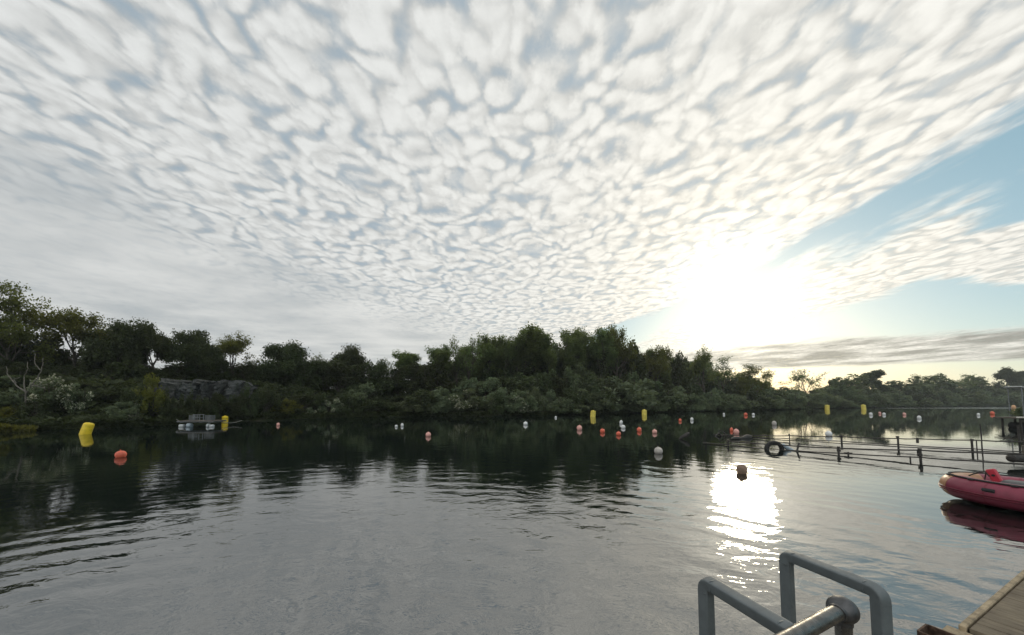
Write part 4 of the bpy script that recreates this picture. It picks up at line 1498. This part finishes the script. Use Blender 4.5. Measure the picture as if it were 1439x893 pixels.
# ------------------------------------------------------------------ inflatable boat
def boat():
    rt = 0.31
    # local frame: +x towards the stern, +y towards the far side, nose centre at origin
    side = [(3.0, -.72, .265), (2.4, -.73, .262), (1.8, -.73, .26), (1.3, -.71, .26), (.95, -.65, .262), (.62, -.52, .266), (.38, -.35, .27), (.27, -.17, .275), (.24, 0, .275)]
    full = side + [(x, -y, z) for x, y, z in reversed(side[:-1])]
    # smooth with Catmull-Rom
    P = [Vector(p) for p in full]
    S = []
    for i in range(len(P) - 1):
        p0, p1, p2, p3 = P[max(i - 1, 0)], P[i], P[i + 1], P[min(i + 2, len(P) - 1)]
        for j in range(5):
            t = j / 5
            S.append(0.5 * ((2 * p1) + (p2 - p0) * t + (2 * p0 - 5 * p1 + 4 * p2 - p3) * t * t + (3 * p1 - p0 - 3 * p2 + p3) * t ** 3))
    S.append(P[-1])
    tip = Vector((9.93, 7.93, 0.075))
    ang = R(-72)
    t = thing('inflatable_boat', 'red inflatable boat with tan nose moored at the right edge', 'boat', tip, None, ang)
    t.scale = (.83, .83, .80)
    n = len(S)
    nose_i = [i for i in range(n) if S[i].x < 0.44]
    i0, i1 = nose_i[0], nose_i[-1]
    m_ = MB()
    # stern cones
    st = [S[0] + Vector((.32, 0, .02)), S[0] + Vector((.16, 0, .01))]
    en = [S[-1] + Vector((.16, 0, .01)), S[-1] + Vector((.32, 0, .02))]
    m_.tube(st + S[:i0 + 1], [.10, .24] + [rt] * (i0 + 1), 24)
    m_.tube(S[i1:] + en, [rt] * (n - i1) + [.24, .10], 24)
    m_.build('tube', M['boat_red'], t, 60)
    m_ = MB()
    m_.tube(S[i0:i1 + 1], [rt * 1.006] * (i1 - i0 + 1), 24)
    m_.build('bow_section', M['boat_tan'], t, 60)  # bow stretch of the tube, coloured tan instead of red
    for xs in (1.0, 1.75, 2.5):
        for side_ in (0, 1):
            i = min(range(n // 2), key=lambda q: abs(S[q].x - xs))
            if side_:
                i = n - 1 - i
            tg = (S[i + 1] - S[i - 1]).normalized()
            m_ = MB(); m_.tube([S[i] - tg * .018, S[i] + tg * .018], rt * 1.008, 28)
            m_.build('seam_tape', M['boat_seam'], t, 60)
    # rubbing strips on the outside of the tube
    def offset(i, out, dz):
        a = S[max(i - 1, 0)]; b = S[min(i + 1, n - 1)]
        tg = (b - a); tg.z = 0; tg.normalize()
        o = Vector((-tg.y, tg.x, 0)) * -1
        c = Vector((1.8, 0, 0))
        if (S[i] + o - c).length < (S[i] - o - c).length:
            o = -o
        return S[i] + o * out + Vector((0, 0, dz))
    m_ = MB()
    for dz in (-.02, -.075):
        q = math.sqrt(rt * rt - dz * dz)
        m_.tube([offset(i, q + .006, dz) for i in range(n)], .016, 8)
    m_.build('rubbing_strip', M['boat_dark'], t)
    m_ = MB()
    for dz in (.005, -.10):
        q = math.sqrt(rt * rt - dz * dz)
        m_.tube([offset(i, q + .006, dz) for i in range(i0 + 1, i1)], .011, 8)
    m_.build('bow_trim', M['concrete_edge'], t)
    # hull and floor
    m_ = MB()
    vs = []
    for x, hw, zk, zs in ((.40, .05, .30, .34), (.7, .33, .12, .22), (1.1, .54, -.02, .12), (1.9, .62, -.12, .04), (2.95, .62, -.16, .0)):
        vs += [(x, -hw, zs), (x, -hw * .5, (zs + zk) / 2), (x, 0, zk), (x, hw * .5, (zs + zk) / 2), (x, hw, zs)]
    fs = []
    for i in range(4):
        for j in range(4):
            fs.append((i * 5 + j, i * 5 + 5 + j, i * 5 + 6 + j, i * 5 + 1 + j))
    fs.append((20, 21, 22, 23, 24))
    m_.add(vs, fs)
    m_.build('hull', M['boat_dark'], t)
    m_ = MB()
    m_.add([(.5, -.25, .3), (1.1, -.55, .24), (2.95, -.6, .2), (2.95, .6, .2), (1.1, .55, .24), (.5, .25, .3)], [(0, 1, 2, 3, 4, 5)])
    m_.build('floor', M['boat_floor'], t)
    m_ = MB(); m_.box((2.85, 0, .38), (.06, 1.0, .5), bev=.01)
    m_.build('transom', M['boat_floor'], t)
    # lifeline looped along the top
    m_ = MB()
    pts = []
    for i in range(3, n - 3):
        a = PI * .36
        f = abs(math.sin(i * PI / 9))
        pts.append(offset(i, rt * .42 , rt * .92 + .014 - .0 * f))
    m_.tube(pts, .024, 7)
    m_.build('lifeline', M['rope'], t)
    for i in range(5, n - 5, 9):
        c = offset(i, rt * .42, rt * .91 + .01)
        m_ = MB()
        m_.box(c, (.11, .11, .04), bev=.012)
        m_.build('rope_patch', M['black'], t)
    # black grab handle on the near side
    for xs in (1.10, 2.2):
        i = min(range(n // 2), key=lambda q: abs(S[q].x - xs))
        m_ = MB()
        a = offset(i, rt * .93, .11); tg = (S[i + 1] - S[i - 1]).normalized()
        m_.tube([a - tg * .08, a - tg * .07 + (a - S[i]).normalized() * .035, a + tg * .07 + (a - S[i]).normalized() * .035, a + tg * .08], .03, 8)
        m_.box(a, (.20, .02, .10), Matrix.Rotation(math.atan2(tg.y, tg.x), 3, 'Z'), .006)
        m_.build('grab_handle', M['black'], t)
    # seat console with red back
    m_ = MB()
    m_.box((.82, .02, .62), (.17, .10, .36), Matrix.Rotation(R(-20), 3, 'Y'), .05)
    m_.build('seat_back', M['cowl'], t)
    m_ = MB(); m_.tube([(.82, -.034, .64), (.82, -.046, .64)], .03, 12)
    m_.build('hinge', M['black'], t)
    m_ = MB()
    m_.box((1.12, .06, .42), (.40, .46, .26), bev=.06)
    m_.build('seat', M['boat_floor'], t)
    m_ = MB()
    m_.tube([(.45, -.12, .56), (.60, -.10, .68), (.70, -.06, .71), (.76, -.04, .60)], .016, 8)
    m_.tube([(.42, .2, .58), (.62, .18, .68), (.74, .12, .71)], .016, 8)
    m_.tube([(.60, -.10, .675), (.62, .18, .675)], .014, 8)
    m_.tube([(.72, -.06, .70), (.66, .0, .45)], .012, 8)
    m_.build('frame', M['darkmetal'], t)


boat()


# ------------------------------------------------------------------ structures at the right edge
def right_side():
    # pontoon with canopy
    g = gp(1407, 602)
    k = g.y / FPX
    az = math.atan2(g.x, g.y)
    ang = R(-28)
    t = thing('pontoon', 'dark pontoon with a pale deck edge at the right edge of the lake', 'pontoon', g, None, 0)
    zt = 16 * k
    Ld = 7.5
    m_ = MB(); m_.box((Ld / 2 + .9, .4, zt - .10), (Ld, 1.4, .12), bev=.01); m_.build('deck', M['wood_old'], t)
    m_ = MB(); m_.box((Ld / 2 + .9, -.33, zt - .045), (Ld + .06, .05, .11), bev=.01); m_.build('deck_edge', M['concrete_edge'], t)
    m_ = MB()
    for zz in (zt - .25, zt - .45):
        m_.box((Ld / 2 + 1.3, -.2, zz), (Ld - .5, .1, .12), bev=.01)
    for xx in (1.5, 2.6, 3.7, 4.8, 5.9, 7.0):
        m_.tube([(xx, -.12, zt - .16), (xx, -.12, -1.0)], .07, 8)
        m_.tube([(xx, .95, zt - .16), (xx, .95, -1.0)], .07, 8)
    m_.build('underframe', M['wood_dark'], t)
    for xx in (2.05, 3.15, 4.25, 5.35, 6.45):
        m_ = MB()
        rot = Matrix.Translation((xx, .35, .18)) @ Matrix.Rotation(PI / 2, 4, 'X')
        m_.lathe([(.26, -.5), (.30, -.46), (.31, -.15), (.29, -.12), (.31, 0), (.31, .4), (.27, .46)], 18, rot)
        m_.build('float_drum', M['black'], t)
    # canopy on poles stands on the deck
    cx = (1428 - 1407) * k
    zc = 57 * k
    cp = thing('canopy', 'pale flat roof on thin poles standing on the pontoon', 'canopy', g + Vector((cx + .75, .2, zt - .04)))
    hh = zc - zt
    m_ = MB()
    rot = Matrix.Rotation(R(9), 3, 'Y')
    m_.box((1.35, .3, hh - .12), (3.0, 1.0, .06), rot, .01)
    for i in range(9):
        m_.box((0.05 + i * .33, .3, hh + .14 - i * .052), (.05, 1.0, .05), rot, .01)
    m_.build('roof', M['roof_pale'], cp)
    for xx, yy in ((.12, -.1), (.42, -.1), (.12, .7), (2.5, -.1), (2.5, .7)):
        p_ = MB(); p_.tube([(xx, yy, 0), (xx, yy, hh - .06 + .16 - xx * .158)], .032, 8)
        p_.build('pole', M['greymetal'], cp)
    m_ = MB()
    m_.tube([(.12, -.1, 1.0), (2.5, -.1, 1.0)], .02, 6)
    m_.tube([(.12, -.1, .5), (2.5, -.1, .5)], .02, 6)
    m_.build('guard_rail', M['greymetal'], cp)
    # plants growing on the pontoon's corner
    plant('bush0', 'potted_bush', (g.x + cx + 1.6, g.y + .45, zt - .05), .95, 1.3, .4, 'small green bush growing on the pontoon beneath the canopy', 'bush')
    # nearer landing stage entering from the right
    a = gp(1419, 655)
    k = a.y / FPX
    t = thing('landing_stage', 'dark timber landing stage end behind the red boat at the right edge', 'jetty', a)
    z0 = 10.5 * k
    m_ = MB()
    m_.tube([(0, 0, z0), (.06, 0, z0), (.9, -.05, z0 - .02), (3.2, -.2, z0 - .03)], [.06, .13, .14, .14], 12)
    m_.build('beam', M['wood_dark'], t, 40)
    m_ = MB()
    m_.box((1.95, .2, z0 + .12), (2.0, .3, .22), bev=.02)
    m_.build('platform', M['wood_old'], t)
    m_ = MB()
    m_.box((1.95, .2, z0 - .28), (2.0, .2, .24), bev=.03)
    m_.build('fender', M['black'], t)
    for xx in (1.05, 1.6, 2.4):
        p_ = MB(); p_.tube([(xx, .1, -1.0), (xx, .3, z0)], .07, 10)
        p_.build('pile', M['wood_dark'], t)
    p_ = MB(); p_.box((.86, .15, z0 + .26), (.14, .2, .30), bev=.02)
    p_.build('mooring_block', M['wood_old'], t)
    # thin twigs in the water in front of the pontoon
    g2 = gp(1415, 617); k = g2.y / FPX
    m_ = MB()
    rng = np.random.default_rng(4)
    for i in range(7):
        p0 = Vector((rng.uniform(-.4, 1.6), rng.uniform(-.3, .3), -.1))
        p1 = p0 + Vector((rng.uniform(-.9, .9), rng.uniform(-.2, .2), rng.uniform(.15, .5)))
        m_.tube([g2 + p0, g2 + p0.lerp(p1, .5) + Vector((0, 0, .06)), g2 + p1], [.022, .016, .008], 6)
    tag(m_.build('branch', M['wood_dark'], None), 'thin bare twigs rising from the water below the pontoon', 'branches')
    for xx, yt in ((1432.5, 598), (1437, 600)):
        g3 = gp(xx, 622)
        h = on_row([g3, g3 + Vector((1, -.01, 0))], xx, yt).z
        m_ = MB(); m_.tube([g3 - Vector((0, 0, 1)), g3 + Vector((0, 0, h))], .04, 8)
        tag(m_.build('stake', M['wood_dark'], None), 'left of the two dark mooring stakes in front of the pontoon' if xx < 1435 else 'right of the two dark mooring stakes in front of the pontoon', 'stake')


right_side()

# ------------------------------------------------------------------ jetty, ladder and handrail
DK = 1.546
ZD = CH - DK
DV = Vector((0.9003, 0.4353, 0)); NV = Vector((-0.4353, 0.9003, 0))
O0 = Vector((0, 0.970, 0))
ANG = math.atan2(DV.y, DV.x)


def dk(s, q, z=0.0):
    return O0 + DV * s + NV * q + Vector((0, 0, z))


def jetty():
    t = thing('jetty', 'wooden jetty with grooved decking at the bottom right corner', 'jetty', dk(0, 0), None, ANG)
    s0 = 3.47
    m_ = MB()
    x = s0
    i = 0
    while x < 8.2:
        m_.box((x + .0705, -1.535, ZD - .016), (.141, 2.98, .032), bev=.004)
        x += .147
    m_.build('decking', M['decking'], t, 30)
    m_ = MB()
    y = -.055
    x = s0 - .02
    rr = random.Random(2)
    m_.box(((s0 + 8.3) / 2, -.019, ZD - .024), (8.3 - s0 + .04, .034, .066), bev=.006)
    m_.build('edge_board', M['edge_wood'], t, 30)
    m_ = MB()
    m_.box(((s0 + 8.3) / 2, -.06, ZD - .16), (8.3 - s0, .09, .20), bev=.008)
    m_.box(((s0 + 8.3) / 2, -2.9, ZD - .16), (8.3 - s0, .09, .20), bev=.008)
    for xx in (3.6, 5.2, 6.7, 8.1):
        m_.box((xx, -1.5, ZD - .15), (.09, 2.8, .18), bev=.008)
    m_.build('joist', M['wood_dark'], t, 30)
    for xx in (3.9, 6.0, 8.0):
        for yy in (-.22, -2.7):
            p_ = MB(); p_.tube([(xx, yy, ZD - .05), (xx, yy, -2.2)], .09, 12)
            p_.build('pile', M['wood_dark'], t)
    # the lower part under the ladder
    m_ = MB()
    x = -6.0
    while x < s0 - .18:
        m_.box((x + .0705, -1.62, ZD - .075), (.141, 2.98, .032), bev=.004)
        x += .147
    m_.build('lower_decking', M['decking'], t, 30)
    m_ = MB()
    m_.box(((-6 + s0) / 2, -.05, ZD - .16), (6 + s0 - .05, .09, .14), bev=.01)
    for xx in (-5.5, -3, -.5, 2, 3.2):
        m_.tube([(xx, -.3, ZD - .1), (xx, -.3, -2.2)], .09, 10)
        m_.tube([(xx, -2.7, ZD - .1), (xx, -2.7, -2.2)], .09, 10)
    m_.build('lower_frame', M['wood_dark'], t, 30)
    m_ = MB()
    m_.box((s0 - .10, -.10, ZD - .035), (.17, .30, .02), bev=.004)
    m_.build('bracket_plate', M['edge_wood'], t, 30)
    # open steel sleeve at the corner
    m_ = MB()
    w, th = .16, .010
    c = Vector((s0 - .27, .02, 0))
    for dx, dy, sx, sy in ((0, -w / 2, w, th), (0, w / 2, w, th), (-w / 2, 0, th, w - th - .001), (w / 2, 0, th, w - th - .001)):
        m_.box(c + Vector((dx, dy, ZD - .65)), (sx, sy, 1.3))
    m_.build('pile_sleeve', M['rusty'], t, 30)


jetty()


def bend(pts, rad, k=6):
    """round the inner corners of a polyline"""
    P = [Vector(p) for p in pts]
    out = [P[0]]
    for i in range(1, len(P) - 1):
        a = (P[i - 1] - P[i]).normalized(); b = (P[i + 1] - P[i]).normalized()
        p0 = P[i] + a * rad; p2 = P[i] + b * rad
        for j in range(k + 1):
            f = j / k
            out.append((1 - f) ** 2 * p0 + 2 * f * (1 - f) * P[i] + f * f * p2)
    out.append(P[-1])
    return out


def ladder():
    D_ = .65
    zt = CH - D_
    c1 = gp(1104.5, 779, zt); c2 = gp(1236.5, 832, zt)
    c3 = gp(991.5, 817, zt)
    c4 = c3 + (c2 - c1)
    org = Vector((c1.x, c1.y, 0))
    t = thing('swimming_ladder', 'grey tubular swimming ladder with two square hand loops at the jetty edge', 'ladder', org)
    r_ = .0205
    for a, b in ((c1, c2), (c3, c4)):
        hv = (b - a).normalized()
        pts = [Vector((a.x, a.y, -1.2)), a, b, Vector((b.x, b.y, ZD - .06))]
        m_ = MB()
        P = bend([p - org for p in pts], .030, 6)
        m_.tube(P, r_, 32, square=7.0, up=NV.cross(Vector((0, 0, 1))))
        lo = m_.build('hand_loop', M['painted'], t, 35)
        # weld seams just beside the bends
        for c, d1 in ((a, Vector((0, 0, -1))), (a, hv), (b, -hv), (b, Vector((0, 0, -1)))):
            q = c - org + d1 * .036
            w_ = MB()
            w_.tube([q - d1 * .002, q + d1 * .002], r_ * 1.03, 20, square=7.0, up=NV.cross(Vector((0, 0, 1))) if abs(d1.z) < .5 else None)
            w_.build('weld_seam', M['painted'], lo, 35)
        f_ = MB()
        f_.box(Vector((b.x, b.y, ZD - .054)) - org, (.12, .12, .008), Matrix.Rotation(ANG, 3, 'Z'))
        f_.build('base_plate', M['painted'], lo, 35)
    for zz in (.25, -.05, -.35, -.65, -.95):
        m_ = MB(); m_.tube([Vector((c1.x, c1.y, zz)) - org, Vector((c3.x, c3.y, zz)) - org], .022, 12)
        m_.build('rung', M['painted'], t)


ladder()


def handrail():
    dr = .645
    z = CH - dr
    b = gp(1184, 857, z)
    t = thing('handrail', 'round grey steel handrail with a ball elbow in the foreground', 'handrail', Vector((b.x, b.y, 0)), None, ANG)
    r_ = .0212
    # local x runs along the jetty
    m_ = MB(); m_.tube([(-3.0, 0, z), (-.02, 0, z)], r_, 24); m_.build('rail', M['galv'], t, 50)
    for xx in (0.0, -1.5, -3.0):
        m_ = MB(); m_.tube([(xx, 0, ZD - .059), (xx, 0, z - .015)], r_, 24); m_.build('post', M['galv'], t, 50)
        f = MB()
        R_ = .0395
        prof = [(max(.001, R_ * math.cos(a)), z + R_ * .98 * math.sin(a)) for a in np.linspace(-PI / 2, PI / 2, 17)]
        f.lathe(prof, 28)
        f.tube([(0, 0, z - .043), (0, 0, z - .02)], [.0238, .0250], 24)
        f.tube([(-.0405, 0, z), (-.018, 0, z)], [.0240, .0262], 24)
        fo = f.build('elbow', M['fitting'], t, 50)
        fo.location.x = xx
        fl = MB(); fl.lathe([(.06, ZD - .059), (.06, ZD - .05), (.034, ZD - .046), (.032, ZD - .0)], 24)
        flo = fl.build('base_flange', M['fitting'], t, 50); flo.location.x = xx


handrail()

# ------------------------------------------------------------------ render settings
sc.render.engine = 'CYCLES'
sc.view_settings.view_transform = 'Standard'
sc.view_settings.look = 'None'
sc.view_settings.exposure = 0.08
sc.view_settings.gamma = 1.0
sc.view_settings.use_curve_mapping = False
cy = sc.cycles
cy.use_denoising = True
try:
    cy.denoiser = 'OPENIMAGEDENOISE'
    cy.denoising_prefilter = 'ACCURATE'
except Exception:
    pass
cy.max_bounces = 6
cy.diffuse_bounces = 3
cy.glossy_bounces = 4
cy.transmission_bounces = 3
cy.transparent_max_bounces = 6
cy.caustics_reflective = False
cy.caustics_refractive = False
cy.sample_clamp_indirect = 8
cy.use_adaptive_sampling = True
cy.adaptive_threshold = 0.015


# ------------------------------------------------------------------ the evening air
def haze():
    m_ = MB()
    x0, x1, y0, y1, z0, z1 = -520, 900, -200, 900, -4.0, 24.0
    m_.box(((x0 + x1) / 2, (y0 + y1) / 2, (z0 + z1) / 2), (x1 - x0, y1 - y0, z1 - z0))
    m, nt, b, o = new_mat('haze_air')
    nt.n.remove(b)
    v = nt.new('ShaderNodeVolumePrincipled')
    v.inputs['Color'].default_value = (0.86, 0.93, 0.95, 1)
    v.inputs['Density'].default_value = HAZE
    v.inputs['Anisotropy'].default_value = 0.3
    nt.l.new(v.outputs[0], o.inputs['Volume'])
    ob = m_.build('haze', m, smooth=None)
    tag(ob, kind='stuff')


HAZE = 0.0003
haze()
cy.volume_bounces = 0
cy.volume_step_rate = 20
